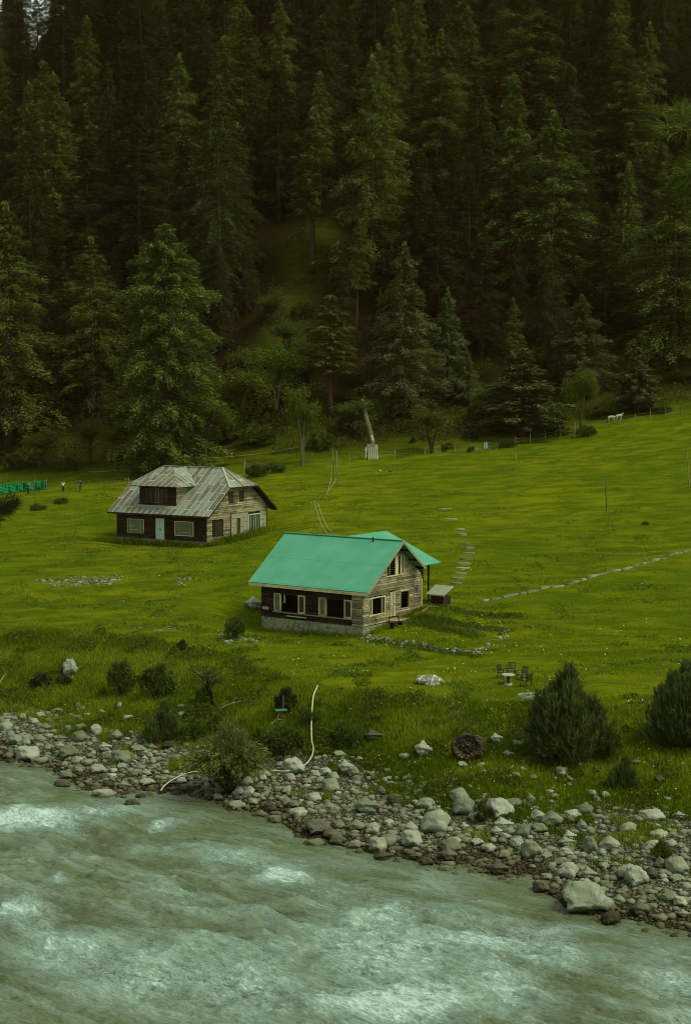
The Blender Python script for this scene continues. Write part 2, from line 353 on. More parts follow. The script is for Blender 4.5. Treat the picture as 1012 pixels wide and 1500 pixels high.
# ------------------------------------------------------------------ river
FD = np.array([.80, -.60])
def mat_water():
    m = NM('water'); rot = (0, 0, math.atan2(.6, .8))
    v = m.coord('Object', (1, 1, 1), rot); vs = m.n('ShaderNodeMapping'); m.l(v, vs.inputs[0]); vs.inputs['Scale'].default_value = (.30, 1.15, 1)
    fo = m.attr('foam'); cr = m.attr('crest'); vv = vs.outputs[0]
    n0 = m.noise(vv, .55, 3, .55, .8); n1 = m.noise(vv, 1.1, 7, .66, 1.6); n2 = m.noise(vv, 3.2, 6, .68, 1.2); n4 = m.noise(vv, 9, 4, .7, .4)
    rid = lambda n, k: m.math('SUBTRACT', 1.0, m.math('MULTIPLY', m.math('ABSOLUTE', m.math('SUBTRACT', n, .5)), k), True)
    vf = m.n('ShaderNodeMapping'); m.l(v, vf.inputs[0]); vf.inputs['Scale'].default_value = (.55, 1.0, 1); vf.inputs['Location'].default_value = (7, 3, 0)
    n5 = m.noise(vf.outputs[0], 1.7, 5, .6, 2.2); n6 = m.noise(vf.outputs[0], 4.2, 4, .6, 1.6)
    net = m.math('MAXIMUM', m.math('MAXIMUM', m.math('POWER', rid(n1, 16.0), 1.3), m.math('MULTIPLY', m.math('POWER', rid(n5, 15.0), 1.3), .9)), m.math('MULTIPLY', m.math('POWER', rid(n6, 11.0), 1.3), .6))
    pat = m.ramp(m.math('ADD', m.math('MULTIPLY', fo, .55), m.math('SUBTRACT', m.math('ADD', m.math('MULTIPLY', n5, .5), m.math('MULTIPLY', n6, .5)), .15)), [(.60, 0), (.67, .5), (.82, 1)])
    veil = m.math('MULTIPLY', net, m.ramp(m.math('ADD', fo, m.math('MULTIPLY', m.math('SUBTRACT', n0, .5), 1.8)), [(-.0, .03), (.55, .85)]))
    f1 = m.math('MAXIMUM', m.math('MULTIPLY', pat, m.ramp(n4, [(.3, .35), (.55, 1)])), m.math('MULTIPLY', veil, .8), True)
    deep = m.mix(m.ramp(n0, [(.38, 0), (.62, 1)]), (.115, .155, .072), (.160, .215, .130))
    deep = m.mix(m.ramp(fo, [(.05, 0), (.8, 1)]), deep, (.185, .275, .215))
    deep = m.mix(m.ramp(cr, [(.2, 1), (.45, 0)]), deep, (.095, .120, .050)); deep = m.mix(m.ramp(cr, [(.55, 0), (.95, .7)]), deep, (.215, .30, .23))
    rip = m.ramp(m.noise(vv, 2.6, 4, .65, 2.5), [(.40, .62), (.47, 1)]); deep = m.mix(1.0, deep, rip, 'MULTIPLY')
    c = m.mix(f1, deep, m.mix(m.ramp(f1, [(.45, 0), (1, 1)]), (.30, .46, .44), (.56, .74, .72)))
    m.color(c); m.l(m.ramp(f1, [(0, .10), (1, .6)]), m.b.inputs['Roughness']); m.b.inputs['Specular IOR Level'].default_value = .6
    m.bump(m.math('ADD', n1, m.math('MULTIPLY', n2, .5)), 1.0, .22); return m.m
def build_river():
    yr = np.concatenate([np.arange(-20, 50, 5.), np.arange(50, 62, .11), np.arange(62, 112, .15), np.arange(112, 150, 2.)])
    uu = np.concatenate([np.linspace(-2.2, -.27, 20, endpoint=False), np.linspace(-.27, .27, 420), np.linspace(.27, 2.2, 21)[1:]])
    Y, U = np.meshgrid(yr, uu, indexing='ij'); X = U * (np.maximum(Y, 20) + 6); x = X.ravel(); y = Y.ravel()
    a = x * FD[0] + y * FD[1]; b = -x * FD[1] + y * FD[0]
    ye = np.interp(x, *EDGE); off = ye - y; calm = sstep(0, 8, off)
    wx = 1.6 * fbm(a / 6, b / 6, 41, 2); wy = 1.6 * fbm(a / 6, b / 6, 51, 2)
    w1 = fbm((a + wx) / 5.5, (b + wy) / 2.0, 61, 3); w2 = 1 - np.abs(fbm((a + wx) / 3.4, (b + wy) / 1.2, 71, 4)) * 3; w3 = 1 - np.abs(fbm((a + .3 * wx) / 1.3, (b + .3 * wy) / .6, 81, 3)) * 3.2
    crest = np.clip(.5 + .45 * w1 + .16 * (w2 - .35) + .10 * (w3 - .3), 0, 1) * calm + .42 * (1 - calm)
    z = (0.40 * w1 + 0.13 * w2) * (.15 + .85 * calm) + .045 * w3 * (.35 + .65 * calm)
    foam = np.zeros_like(x)
    for (px, py, rx, ry, k) in [(40, 1200, 75, 14, 1.15), (150, 1188, 60, 10, .9), (235, 1208, 22, 6, .9), (420, 1283, 40, 12, 1.1), (215, 1250, 40, 12, .35), (25, 1338, 50, 14, .8), (85, 1292, 16, 8, .6), (340, 1258, 50, 14, .45),
                                (100, 1400, 80, 30, .6), (230, 1430, 120, 40, .62), (360, 1440, 110, 50, .65), (560, 1400, 130, 60, .6), (640, 1290, 50, 18, .55), (560, 1350, 80, 30, .6), (580, 1470, 120, 30, .95), (720, 1380, 110, 26, .7), (830, 1400, 100, 20, .7),
                                (960, 1400, 80, 20, .6), (980, 1440, 60, 30, .75), (740, 1450, 60, 40, .6), (980, 1490, 60, 20, .8), (330, 1320, 140, 40, .22), (500, 1270, 60, 14, .3), (670, 1340, 80, 22, .45), (480, 1310, 90, 26, .4), (800, 1362, 60, 8, .7)]:
        p0 = onz(px, py, 0); p1 = onz(px + rx, py, 0); p2 = onz(px, py - ry, 0)
        sx = p1[0] - p0[0]; sy = abs(p2[1] - p0[1]); foam = np.maximum(foam, k * np.exp(-(((x - p0[0]) / sx) ** 2 + ((y - p0[1]) / sy) ** 2) * .75))
    foam = foam + .12 * (w1 > .1) * calm + .18 * np.clip(w2 - .6, 0, 1) * calm
    foam = foam * (.55 + .45 * calm)
    for (px, py, r) in [(30, 1480, 50), (890, 1440, 60), (930, 1480, 50), (450, 1420, 30), (420, 1330, 40), (150, 1290, 50), (860, 1390, 25)]:
        p0 = onz(px, py, 0); s = F / p0[1]; foam *= 1 - .75 * np.exp(-(((x - p0[0]) * s / r) ** 2 + ((y - p0[1]) * s * .42 / r * 1.6) ** 2))
    z += .12 * foam * (w3 * .6 + w2 * .5)
    # big standing waves where the foam is thickest
    z += np.where(off < -.5, 0, 0)
    nr, nc = X.shape; i = (np.arange(nr - 1)[:, None] * nc + np.arange(nc - 1)[None]).ravel()
    me = npmesh('river', np.stack([x, y, z], 1), 4, np.stack([i, i + 1, i + nc + 1, i + nc], 1).ravel(), mat_water(), True, dict(foam=np.clip(foam, 0, 1.3), crest=crest))
    tag(link('river', me), kind='structure')
build_river()
# ------------------------------------------------------------------ shared materials
M_dark = mat_wood('dark_timber', (.010, .005, .003), (.022, .011, .005), (.045, .026, .012))  # dark stain, with the shade of the house fronts put into the colour
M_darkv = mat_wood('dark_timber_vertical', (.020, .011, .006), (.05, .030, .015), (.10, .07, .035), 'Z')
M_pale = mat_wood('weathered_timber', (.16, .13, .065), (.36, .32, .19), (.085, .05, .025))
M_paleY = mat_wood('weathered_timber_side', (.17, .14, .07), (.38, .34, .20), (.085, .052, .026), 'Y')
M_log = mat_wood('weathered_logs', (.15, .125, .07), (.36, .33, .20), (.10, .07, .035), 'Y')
M_cream = mat_wood('cream_trim', (.36, .33, .19), (.50, .47, .29), (.24, .20, .11), 'Z')
M_creamh = mat_wood('cream_trim_horizontal', (.30, .26, .15), (.44, .40, .24), (.2, .15, .08))
M_blue = mat_plain('pale_blue_paint', (.36, .46, .38), .7, .2)
M_pane = mat_plain('curtained_glass', (.10, .12, .07), .15, .4, 2, .5)
M_glass = mat_plain('dark_glass', (.03, .04, .022), .12, .4, 2, .5)
M_int = mat_plain('dark_interior', (.035, .024, .013), .9, .3)
M_post = mat_wood('grey_pole_wood', (.10, .085, .045), (.22, .19, .11), (.07, .05, .03), 'Z')
M_grn = None
def mat_green_roof():
    m = NM('green_sheet_roof'); uv = m.n('ShaderNodeTexCoord').outputs['UV']; sp = m.n('ShaderNodeSeparateXYZ'); m.l(uv, sp.inputs[0])
    v = m.coord('Object'); n1 = m.noise(v, .5, 4, .6); n2 = m.noise(v, 3, 5, .6)
    wv = m.math('SINE', m.math('MULTIPLY', sp.outputs[0], 2 * pi / .25))
    c = m.mix(m.ramp(n1, [(.35, 0), (.65, 1)]), (.070, .295, .195), (.092, .35, .24))
    c = m.mix(m.ramp(n2, [(.6, 0), (.85, .4)]), c, (.10, .30, .19))
    fr = m.math('FRACT', m.math('DIVIDE', sp.outputs[0], 1.0)); ln = m.math('LESS_THAN', fr, .035)
    fr2 = m.math('FRACT', m.math('DIVIDE', sp.outputs[1], 3.05)); l2 = m.math('LESS_THAN', fr2, .02)
    c = m.mix(m.math('MULTIPLY', m.math('MAXIMUM', m.math('MULTIPLY', ln, .35), l2), .45), c, (.03, .17, .10))
    m.color(c); m.b.inputs['Roughness'].default_value = .55; m.b.inputs['Specular IOR Level'].default_value = .3
    m.bump(wv, .25, .02); return m.m
def mat_rust_roof():
    m = NM('old_tin_roof'); uv = m.n('ShaderNodeTexCoord').outputs['UV']; sp = m.n('ShaderNodeSeparateXYZ'); m.l(uv, sp.inputs[0])
    br = m.n('ShaderNodeTexBrick'); mp = m.n('ShaderNodeMapping'); m.l(uv, mp.inputs[0]); mp.inputs['Rotation'].default_value = (0, 0, pi / 2)
    m.l(mp.outputs[0], br.inputs['Vector']); br.inputs['Scale'].default_value = 1; br.inputs['Brick Width'].default_value = 2.9; br.inputs['Row Height'].default_value = .78
    br.inputs['Mortar Size'].default_value = .06; br.inputs['Mortar Smooth'].default_value = .3; br.inputs['Bias'].default_value = 0
    br.inputs['Color1'].default_value = (0, 0, 0, 1); br.inputs['Color2'].default_value = (1, 1, 1, 1); br.inputs['Mortar'].default_value = (.5, .5, .5, 1)
    st = m.n('ShaderNodeMapping'); m.l(uv, st.inputs[0]); st.inputs['Scale'].default_value = (5, .7, 1)
    n1 = m.noise(st.outputs[0], 1.1, 5, .6); n2 = m.noise(m.coord('Object'), 1.3, 4, .6)
    c = m.ramp(m.math('ADD', m.math('MULTIPLY', br.outputs['Color'], .45), m.math('MULTIPLY', n1, .7)),
               [(.22, (.085, .06, .032)), (.38, (.13, .125, .09)), (.5, (.20, .235, .195)), (.62, (.12, .075, .04)), (.74, (.25, .30, .26)), (.9, (.17, .19, .155))])
    c = m.mix(m.ramp(n2, [(.55, 0), (.75, .6)]), c, (.14, .10, .055))
    c = m.mix(m.math('MULTIPLY', br.outputs['Fac'], .75), c, (.46, .54, .46))
    m.color(c); m.b.inputs['Roughness'].default_value = .6; m.b.inputs['Metallic'].default_value = .15
    m.bump(m.math('SINE', m.math('MULTIPLY', sp.outputs[0], 2 * pi / .26)), .3, .02); return m.m
def mat_stone_wall():
    m = NM('stone_plinth'); v = m.coord('Object'); vo = m.n('ShaderNodeTexVoronoi'); vo.feature = 'DISTANCE_TO_EDGE'; m.l(v, vo.inputs['Vector']); vo.inputs['Scale'].default_value = 3.6
    vc = m.n('ShaderNodeTexVoronoi'); m.l(v, vc.inputs['Vector']); vc.inputs['Scale'].default_value = 3.6
    f = m.noise(v, 9, 3); s = m.mix(m.ramp(vc.outputs['Color'], [(0, 0), (1, 1)]), (.10, .10, .06), (.30, .30, .20))
    c = m.mix(m.ramp(vo.outputs['Distance'], [(.02, 1), (.07, 0)]), s, (.42, .43, .31)); m.color(m.mix(m.math('MULTIPLY', f, .4), c, (.08, .07, .04)))
    m.bump(m.ramp(vo.outputs['Distance'], [(0, 0), (.12, 1)]), .6, .06); return m.m
M_grn = mat_green_roof(); M_rust = mat_rust_roof(); M_stone = mat_stone_wall()

def courses(mb, axis, c0, side, a_fn, z0, z1, pitch, th, holes, jit=.03, rr=None):
    """horizontal timbers along a wall; axis 'x' (wall at y=c0) or 'y' (wall at x=c0); a_fn(z)->(lo,hi); holes (lo,hi,zlo,zhi)"""
    rg = random.Random(int(c0 * 100) + 5); z = z0
    while z < z1 - .02:
        zt = min(z + pitch, z1); zm = (z + zt) / 2; lo, hi = a_fn(zm)
        iv = [(lo, hi)]
        for (p, q, zl, zh) in holes:
            if zm > zl and zm < zh:
                nv = []
                for (s, e) in iv:
                    if q <= s or p >= e: nv.append((s, e))
                    else:
                        if p > s: nv.append((s, p))
                        if q < e: nv.append((q, e))
                iv = nv
        for (s, e) in iv:
            if e - s < .03: continue
            cuts = [s]
            while e - cuts[-1] > 3.4: cuts.append(cuts[-1] + rg.uniform(1.8, 3.2))
            cuts.append(e)
            for p, q in zip(cuts[:-1], cuts[1:]):
                j = rg.uniform(0, jit); g = .032; r = rg.random()
                if axis == 'x':
                    y0_, y1_ = c0 - (j if side < 0 else -th), c0 + (th if side < 0 else j)
                    y0_, y1_ = min(y0_, y1_), max(y0_, y1_)
                    mb.box(p, y0_, z + g, q, y1_, zt, rnd=r)
                else:
                    x0_, x1_ = (c0 - th, c0 + j) if side > 0 else (c0 - j, c0 + th)
                    mb.box(x0_, p, z + g, x1_, q, zt, rnd=r)
        z = zt

def casement(parent, axis, c, a0, a1, z0, z1, side, fmat, pmat, muntin=(1, 1), fw=.09, name='window', label=None):
    """framed window lying in a wall plane; frame mesh with a pane child"""
    f = MB(); o = .05
    def bx(mb, p, q, zl, zh, d0, d1):
        if axis == 'x': mb.box(p, c + side * d1 if side < 0 else c + d0, zl, q, c + side * d0 if side < 0 else c + d1, zh)
        else: mb.box(c + side * d0 if side > 0 else c - d1, p, zl, c + side * d1 if side > 0 else c - d0, q, zh)
    bx(f, a0, a1, z0, z0 + fw, -.06, o); bx(f, a0, a1, z1 - fw, z1, -.06, o)
    bx(f, a0, a0 + fw, z0 + fw, z1 - fw, -.06, o - .003); bx(f, a1 - fw, a1, z0 + fw, z1 - fw, -.06, o - .003)
    for k in range(1, muntin[0]):
        p = a0 + (a1 - a0) * k / muntin[0]; bx(f, p - .03, p + .03, z0 + fw, z1 - fw, -.04, o - .012)
    for k in range(1, muntin[1]):
        p = z0 + (z1 - z0) * k / muntin[1]; bx(f, a0 + fw, a1 - fw, p - .02, p + .02, -.03, o - .02)
    fo = f.build(name, fmat, parent)
    if pmat:
        g = MB(); bx(g, a0 + fw, a1 - fw, z0 + fw, z1 - fw, -.035, -.02); g.build('pane', pmat, fo)
    if label: fo['label'] = label
    return fo

# ------------------------------------------------------------------ green-roofed house
def green_house():
    ang = math.atan2(-.581, .814)
    ox, oy = 1.4, 119.0; Z = 4.2                     # front right wall corner, ground level there
    g = empty('wooden_house', (ox, oy, Z), ang, 'wooden house with bright green sheet roof and stone base beside the garden beds', 'house')
    L, D = 10.4, 8.6; pl = .58; we = 3.35            # wall bottom, wall top
    ev, rg_, rz = 3.5, 4.46, 7.22                    # eave z, ridge y, ridge z (local)
    sl = (rz - ev) / (rg_ + .6)
    def roof_z(y): return rz - sl * abs(y - rg_)
    p = MB(); p.box(-L + .04, .02, -1.3, -.02, .5, pl); p.box(-.5, .5, -1.3, -.03, D, pl - .01); p.box(-L + .05, .5, -1.3, -L + .5, D, pl - .01); p.box(-L + .5, D - .5, -1.3, -.5, D - .01, pl - .02)
    p.build('stone_plinth', M_stone, g)
    fl = MB(); fl.box(-L + .3, .3, pl - .2, -.3, D - .3, pl + .12); fl.box(-L + .25, 3.6, pl + .12, -.25, 3.75, we); fl.box(-L + .2, .2, we, -.2, D - .2, we + .1)
    fl.build('interior_floor', M_int, g)
    fr = MB(); fh = [(-9.02, -5.76, 1.15, 2.68), (-4.41, -1.07, 1.15, 2.68)]
    courses(fr, 'x', 0, -1, lambda z: (-L, -.3), pl + .02, we, .2, .16, fh)
    courses(fr, 'x', D, 1, lambda z: (-L, 0), pl + .02, we, .2, .16, [])
    courses(fr, 'y', -L, -1, lambda z: (max(.16, rg_ - (rz - .2 - z) / sl), min(D - .16, rg_ + (rz - .2 - z) / sl) if z > we else D - .16), pl + .02, rz - .5, .2, .16, [])
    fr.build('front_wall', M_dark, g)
    gw = MB(); gh = [(.85, 3.11, 1.35, 2.8), (3.84, 4.68, .9, 3.0), (5.4, 6.7, 1.42, 2.9), (7.5, 8.12, 2.4, 3.25), (3.3, 5.9, 4.3, 6.0)]
    def gy(z):
        if z < we: return (.0, D)
        return (max(0, rg_ - (rz - .16 - z) / sl), min(D, rg_ + (rz - .16 - z) / sl))
    courses(gw, 'y', 0, 1, gy, pl + .02, rz - .35, .19, .16, gh, .045)
    for k in range(12): gw.box(-1.05, -.05 - .02 * (k % 2), pl + .04 + k * .21, -.17, .14, pl + .04 + k * .21 + (.19 if k % 3 else .17))
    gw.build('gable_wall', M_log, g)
    tr = MB(); tr.box(-.02, D - .12, pl, .07, D + .06, we + .3)
    tr.build('corner_post', M_cream, g)
    # pale fascia under the front eave and along the window sills
    fa = MB(); fa.box(-L - .85, -.62, ev - .30, .88, -.57, ev - .06); fa.build('eave_board', M_creamh, g)
    si = MB(); si.box(-9.1, -.17, 1.07, -1.0, -.04, 1.16); si.build('window_sill', M_creamh, g)
    for q_ in [(-7.6, -.12, .82, -5.6, -.05, .90), (-10.2, -.09, 1.2, -9.55, -.05, 1.45)]: bnd = MB(); bnd.box(*q_); bnd.build('nailed_board', M_creamh, g)
    for (a, b, pm) in [(-9.02, -8.27, M_pane), (-6.50, -5.76, M_glass), (-4.41, -3.62, M_pane), (-1.85, -1.07, M_glass)]:
        casement(g, 'x', 0, a, b, 1.16, 2.68, -1, M_cream, pm, (1, 1), .13, 'side_window')
    for (a, b) in [(-8.0, -7.85)]:
        q = MB(); q.box(a, -.02, 1.9, b, .06, 2.66); q.build('inner_post', M_cream, g)
    for (a, b) in [(-8.27, -6.50), (-3.62, -1.85)]:
        q = MB(); q.box(a, -.05, 2.60, b, .1, 2.68); q.build('window_head', M_dark, g)
    # gable side windows
    casement(g, 'y', 0, .83, 1.28, 1.33, 2.82, 1, M_cream, M_glass, (1, 1), .1, 'side_window')
    casement(g, 'y', 0, 2.62, 3.13, 1.33, 2.82, 1, M_cream, M_glass, (1, 1), .1, 'side_window')
    q = MB(); q.box(-.08, 1.28, 1.33, .06, 2.62, 1.42); q.build('window_sill', M_cream, g); q = MB(); q.box(-.08, 1.28, 2.74, .06, 2.62, 2.82); q.build('window_head', M_cream, g)
    q = MB(); q.box(-.06, 5.38, 1.40, .06, 6.72, 1.47); q.box(-.06, 5.38, 2.86, .06, 6.72, 2.92); q.box(-.06, 5.38, 1.47, .05, 5.44, 2.86); q.box(-.06, 6.66, 1.47, .05, 6.72, 2.86)
    q.build('open_window', M_pale, g)
    casement(g, 'y', 0, 7.45, 8.16, 2.38, 3.27, 1, M_paleY, M_glass, (2, 1), .1, 'side_window')
    at_ = casement(g, 'y', 0, 3.25, 5.95, 4.26, 5.98, 1, M_cream, None, (1, 1), .1, 'attic_window')
    q = MB(); q.box(-.02, 4.55, 4.36, .07, 5.0, 5.9); q.box(-.01, 5.28, 4.36, .08, 5.52, 5.9); q.box(-.02, 3.7, 4.36, .04, 3.78, 5.9); q.build('shutter', M_cream, at_)
    d = MB(); d.box(-.05, 3.86, .92, .03, 4.66, 2.98); d.box(.03, 4.22, .95, .05, 4.3, 2.95, rnd=.1); d.box(.03, 3.92, 1.9, .045, 4.6, 1.98)
    dr = d.build('door', M_cream, g); h_ = MB(); h_.box(.05, 4.33, 1.9, .10, 4.38, 2.02); h_.build('handle', M_dark, dr)
    # roof: front slope, rear slope cut at the valley, cross wing
    T = .07; zx = ev
    U = lambda x, y: (x, abs(y - rg_) / cos(math.atan(sl)))
    r = MB(); xl, xr = -L - .9, .9
    fpts = [(xl, -.6, ev), (xr, -.6, ev), (xr, rg_, rz), (xl, rg_, rz)]; r.slab(fpts, T, [U(q_[0], q_[1]) for q_ in fpts], .5)
    ye_ = 7.83; ze_ = roof_z(ye_)
    bp = [(xr, rg_ + .002, rz - .002), (xr, ye_, ze_), (.4, ye_ + .03, roof_z(ye_ + .03)), (-5.25, rg_ + .002, rz - .002)]; r.slab(bp, T, [U(q_[0], q_[1]) for q_ in bp], .5)
    bp = [(xl, rg_ + .002, rz - .002), (-5.25, rg_ + .002, rz - .002), (-10.9, ye_ + .03, roof_z(ye_ + .03)), (xl, ye_, ze_)]; r.slab(bp, T, [U(q_[0], q_[1]) for q_ in bp], .5)
    wz = lambda x: rz + .02 - (rz - 4.8) * abs(x + 5.25) / 5.65
    for s in (1, -1):
        x2 = -5.25 + 5.65 * s; ymeet = rg_ + (rz - wz(x2)) / sl
        bp = [(-5.25, rg_, rz + .015), (-5.25, 11.1, rz + .02), (x2, 11.1, wz(x2)), (x2, ymeet, wz(x2))]
        if s > 0: bp = bp[::-1]
        r.slab(bp, T, [(q_[1], abs(q_[0] + 5.25)) for q_ in bp], .5)
    ro = r.build('roof', M_grn, g)
    rc = MB(); rc.bar((xl, rg_, rz + .04), (xr, rg_, rz + .04), .22, .05); rc.build('ridge_cap', M_grn, ro)
    vn = MB(); vn.tube([(-1.9, rg_ - .3, rz - .2), (-1.9, rg_ - .3, rz + .18)], .05, 8); vn.build('vent_pipe', M_dark, ro)
    bb = MB()
    for xx in (xr - .0,):
        bb.bar((xx + .02, -.6, ev - .11), (xx + .02, rg_, rz - .11), .04, .2); bb.bar((xx + .02, rg_, rz - .12), (xx + .02, ye_, ze_ - .12), .04, .2)
    bb.build('barge_board', M_cream, ro)
    for yy in (0.9, 2.2, 3.4, 5.4, 6.6, 7.6): rf = MB(); rf.box(-.1, yy - .05, roof_z(yy) - .26, .86, yy + .05, roof_z(yy) - .13); rf.build('purlin', M_dark, ro)
    # porch at the back of the gable side: post, boarded screen, rear gable
    po = MB(); po.box(-.62, 10.55, -1, -.5, 10.67, wz(-.5) - .1); po.build('porch_post', M_darkv, g); po = MB(); po.box(-10.0, 10.55, -1, -9.9, 10.67, wz(-10) - .1); po.build('porch_post', M_darkv, g)
    rw = MB(); courses(rw, 'x', D + .2, 1, lambda z: (-5.25 - (rz - .15 - z) / .43, -5.25 + (rz - .15 - z) / .43) if z > 4.9 else (-L, 0), 3.36, rz - .3, .2, .1, [])
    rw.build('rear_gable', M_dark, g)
    # steps
    s_ = MB(); s_.box(.07, 3.3, .62, .95, 5.5, .74); s_.box(.95, 3.4, .30, 1.5, 5.4, .40); s_.box(.12, 3.4, -.3, .2, 3.5, .62); s_.box(.12, 5.3, -.3, .2, 5.4, .62); s_.box(.8, 3.4, -.3, .9, 3.5, .62); s_.box(.8, 5.3, -.3, .9, 5.4, .62)
    s_.box(1.36, 3.45, -.5, 1.44, 3.53, .3); s_.box(1.36, 5.25, -.5, 1.44, 5.33, .3)
    s_.build('step', M_pale, g)
    return g
GH = green_house()
GM = Matrix.Translation((1.4, 119.0, 4.2)) @ Matrix.Rotation(math.atan2(-.581, .814), 4, 'Z')

# ------------------------------------------------------------------ grey tin-roofed house
def grey_house():
    c = at(302, 801); ox, oy = -14.9, 161.0; Z = 6.9
    ang = math.atan2(-.511, .859)
    g = empty('wooden_house', (ox, oy, Z), ang, 'dark timber house with rusty grey tin roof and a dormer behind the green roofed one', 'house')
    L, D = 12.4, 11.5; pl = .5; ev = 3.36; rz = 8.25; yc = 5.95; sl = (rz - ev) / (yc + .7); we = ev + .35; bz = 6.27
    yb0, yb1 = yc - (rz - bz) / sl, yc + (rz - bz) / sl; xr, xl = .8, -L - .8; hx = -2.07
    p = MB(); p.box(-L + .03, .02, -1.4, -.02, .4, pl); p.box(-.4, .4, -1.4, -.03, D, pl - .01); p.box(-L + .04, .4, -1.4, -L + .4, D - .3, pl - .01); p.build('stone_plinth', M_stone, g)
    fl = MB(); fl.box(-L + .3, .3, pl - .2, -.3, D - .3, pl + .1); fl.box(-L + .25, 4.6, pl + .1, -.25, 4.75, we); fl.box(-L + .2, .2, we, -.2, D - .2, we + .1); fl.build('interior_floor', M_int, g)
    fr = MB(); fh = [(-10.9, -8.55, 1.05, 2.65), (-6.85, -5.7, pl, 2.8), (-4.3, -1.75, 1.05, 2.65)]
    courses(fr, 'x', 0, -1, lambda z: (-L, 0), pl + .01, ev, .26, .15, fh, .02)
    courses(fr, 'x', D, 1, lambda z: (-L, 0), pl + .01, ev, .26, .15, [], .02)
    gy = lambda z: (0.15, D - .15) if z < ev else (max(.15, yc - (rz - .2 - z) / sl), min(D - .15, yc + (rz - .2 - z) / sl))
    courses(fr, 'y', -L, -1, gy, pl + .01, bz, .26, .15, [], .02)
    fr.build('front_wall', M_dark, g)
    gw = MB(); gh = [(.95, 3.0, 1.0, 2.75), (5.55, 6.35, .8, 2.85), (7.9, 10.3, .7, 3.0), (4.05, 4.85, 4.55, 5.75), (6.15, 6.95, 4.55, 5.75)]
    gw_s = MB()
    courses(gw, 'y', 0, 1, lambda z: (0, 4.35), pl - .1, 3.3, .2, .15, gh, .03)
    courses(gw, 'y', 0, 1, gy, 3.3, bz, .2, .15, gh, .03)
    gw.build('gable_wall', M_log, g)
    courses(gw_s, 'y', -.03, 1, lambda z: (4.36, D), -.3, 3.29, .5, .12, gh, .0)
    gw_s.build('plastered_wall', mat_plain('lime_plaster', (.24, .24, .15), .95, .45, 3), g)
    q = MB(); q.box(0, 4.33, 0, .06, 4.45, 3.3); q.box(-.02, 3.28, 3.22, .07, D, 3.32) if False else None
    q.build('corner_post', M_dark, g)
    for (a, b) in [(-10.9, -8.55), (-4.3, -1.75)]:
        w_ = casement(g, 'x', 0, a, b, 1.05, 2.65, -1, M_creamh, M_pane, (1, 1), .09, 'window')
        q = MB()
        for k in (1, 4): q.box(a + (b - a) * k / 5 - .04, -.045, 1.14, a + (b - a) * k / 5 + .04, -.01, 2.56)
        for k in (1, 2, 3): q.box(a + .5, -.04, 1.05 + 1.6 * k / 4 - .02, b - .5, -.005, 1.05 + 1.6 * k / 4 + .02)
        q.build('muntin', M_creamh, w_)
    d = MB(); d.box(-6.8, -.05, pl + .02, -6.3, .05, 2.78); d.box(-6.27, -.05, pl + .02, -5.77, .05, 2.78, rnd=.8); dr = d.build('door', M_blue, g)
    q = MB(); q.box(-6.86, -.07, pl, -6.8, .06, 2.84); q.box(-5.77, -.07, pl, -5.7, .06, 2.84); q.box(-6.8, -.07, 2.78, -5.77, .06, 2.84); q.build('door_frame', M_blue, dr)
    q = MB(); q.box(-6.4, -.09, 1.55, -6.33, -.05, 1.7); q.box(-6.24, -.09, 1.55, -6.17, -.05, 1.7); q.build('handle', M_dark, dr)
    casement(g, 'y', 0, .95, 3.0, 1.0, 2.75, 1, M_dark, M_glass, (4, 3), .09)
    casement(g, 'y', 0, 5.55, 6.35, .8, 2.85, 1, M_paleY, M_glass, (1, 1), .1, 'narrow_window')
    casement(g, 'y', 0, 7.9, 10.3, .7, 3.0, 1, M_blue, M_glass, (5, 1), .11, 'barred_window')
    for a in (4.05, 6.15): casement(g, 'y', 0, a, a + .8, 4.55, 5.75, 1, M_dark, M_glass, (1, 1), .07, 'attic_window')
    # roof
    T = .06; cs = cos(math.atan(sl)); U = lambda q_: (q_[0], abs(q_[1] - yc) / cs); V = lambda q_: (q_[1], abs(q_[0]) * 1.2)
    r = MB(); dl, dr_ = -10.15, -3.85; ym = yc - (rz - bz) / sl
    A = [(xl, -.7, ev), (xr, -.7, ev), (xr, yb0, bz), (hx, yc, rz), (-L - hx, yc, rz), (xl, yb0, bz)]
    r.slab(A, T, [U(q_) for q_ in A], .5)
    B = [(xr, yc * 2 + .7, ev), (xl, yc * 2 + .7, ev), (xl, yb1, bz), (-L - hx, yc + .002, rz), (hx, yc + .002, rz), (xr, yb1, bz)]
    r.slab(B, T, [U(q_) for q_ in B], .5)
    H = [(xr, yb0, bz), (xr, yb1, bz), (hx, yc, rz)]; r.slab(H, T, [V(q_) for q_ in H], .5)
    H = [(xl, yb1, bz), (xl, yb0, bz), (-L - hx, yc, rz)]; r.slab(H, T, [V(q_) for q_ in H], .5)
    ro = r.build('roof', M_rust, g)
    cap = MB(); cap.bar((-L - hx, yc, rz + .03), (hx, yc, rz + .03), .3, .05); cap.bar((hx, yc, rz + .03), (xr, yb0, bz + .03), .2, .04); cap.bar((hx, yc, rz + .03), (xr, yb1, bz + .03), .2, .04); cap.bar((-L - hx, yc, rz + .03), (xl, yb0, bz + .03), .2, .04)
    cap.build('ridge_cap', mat_plain('galvanised_flashing', (.33, .38, .31), .5, .25), ro)
    fas = MB(); fas.box(xl, -.74, ev - .2, xr, -.705, ev - .03); fas.bar((xr + .02, -.7, ev - .1), (xr + .02, yb0, bz - .1), .03, .16); fas.bar((xr + .02, yb1, bz - .1), (xr + .02, yc * 2 + .7, ev - .1), .03, .16); fas.box(xr, yb0, bz - .16, xr + .04, yb1, bz - .01)
    fas.build('fascia', M_dark, ro)
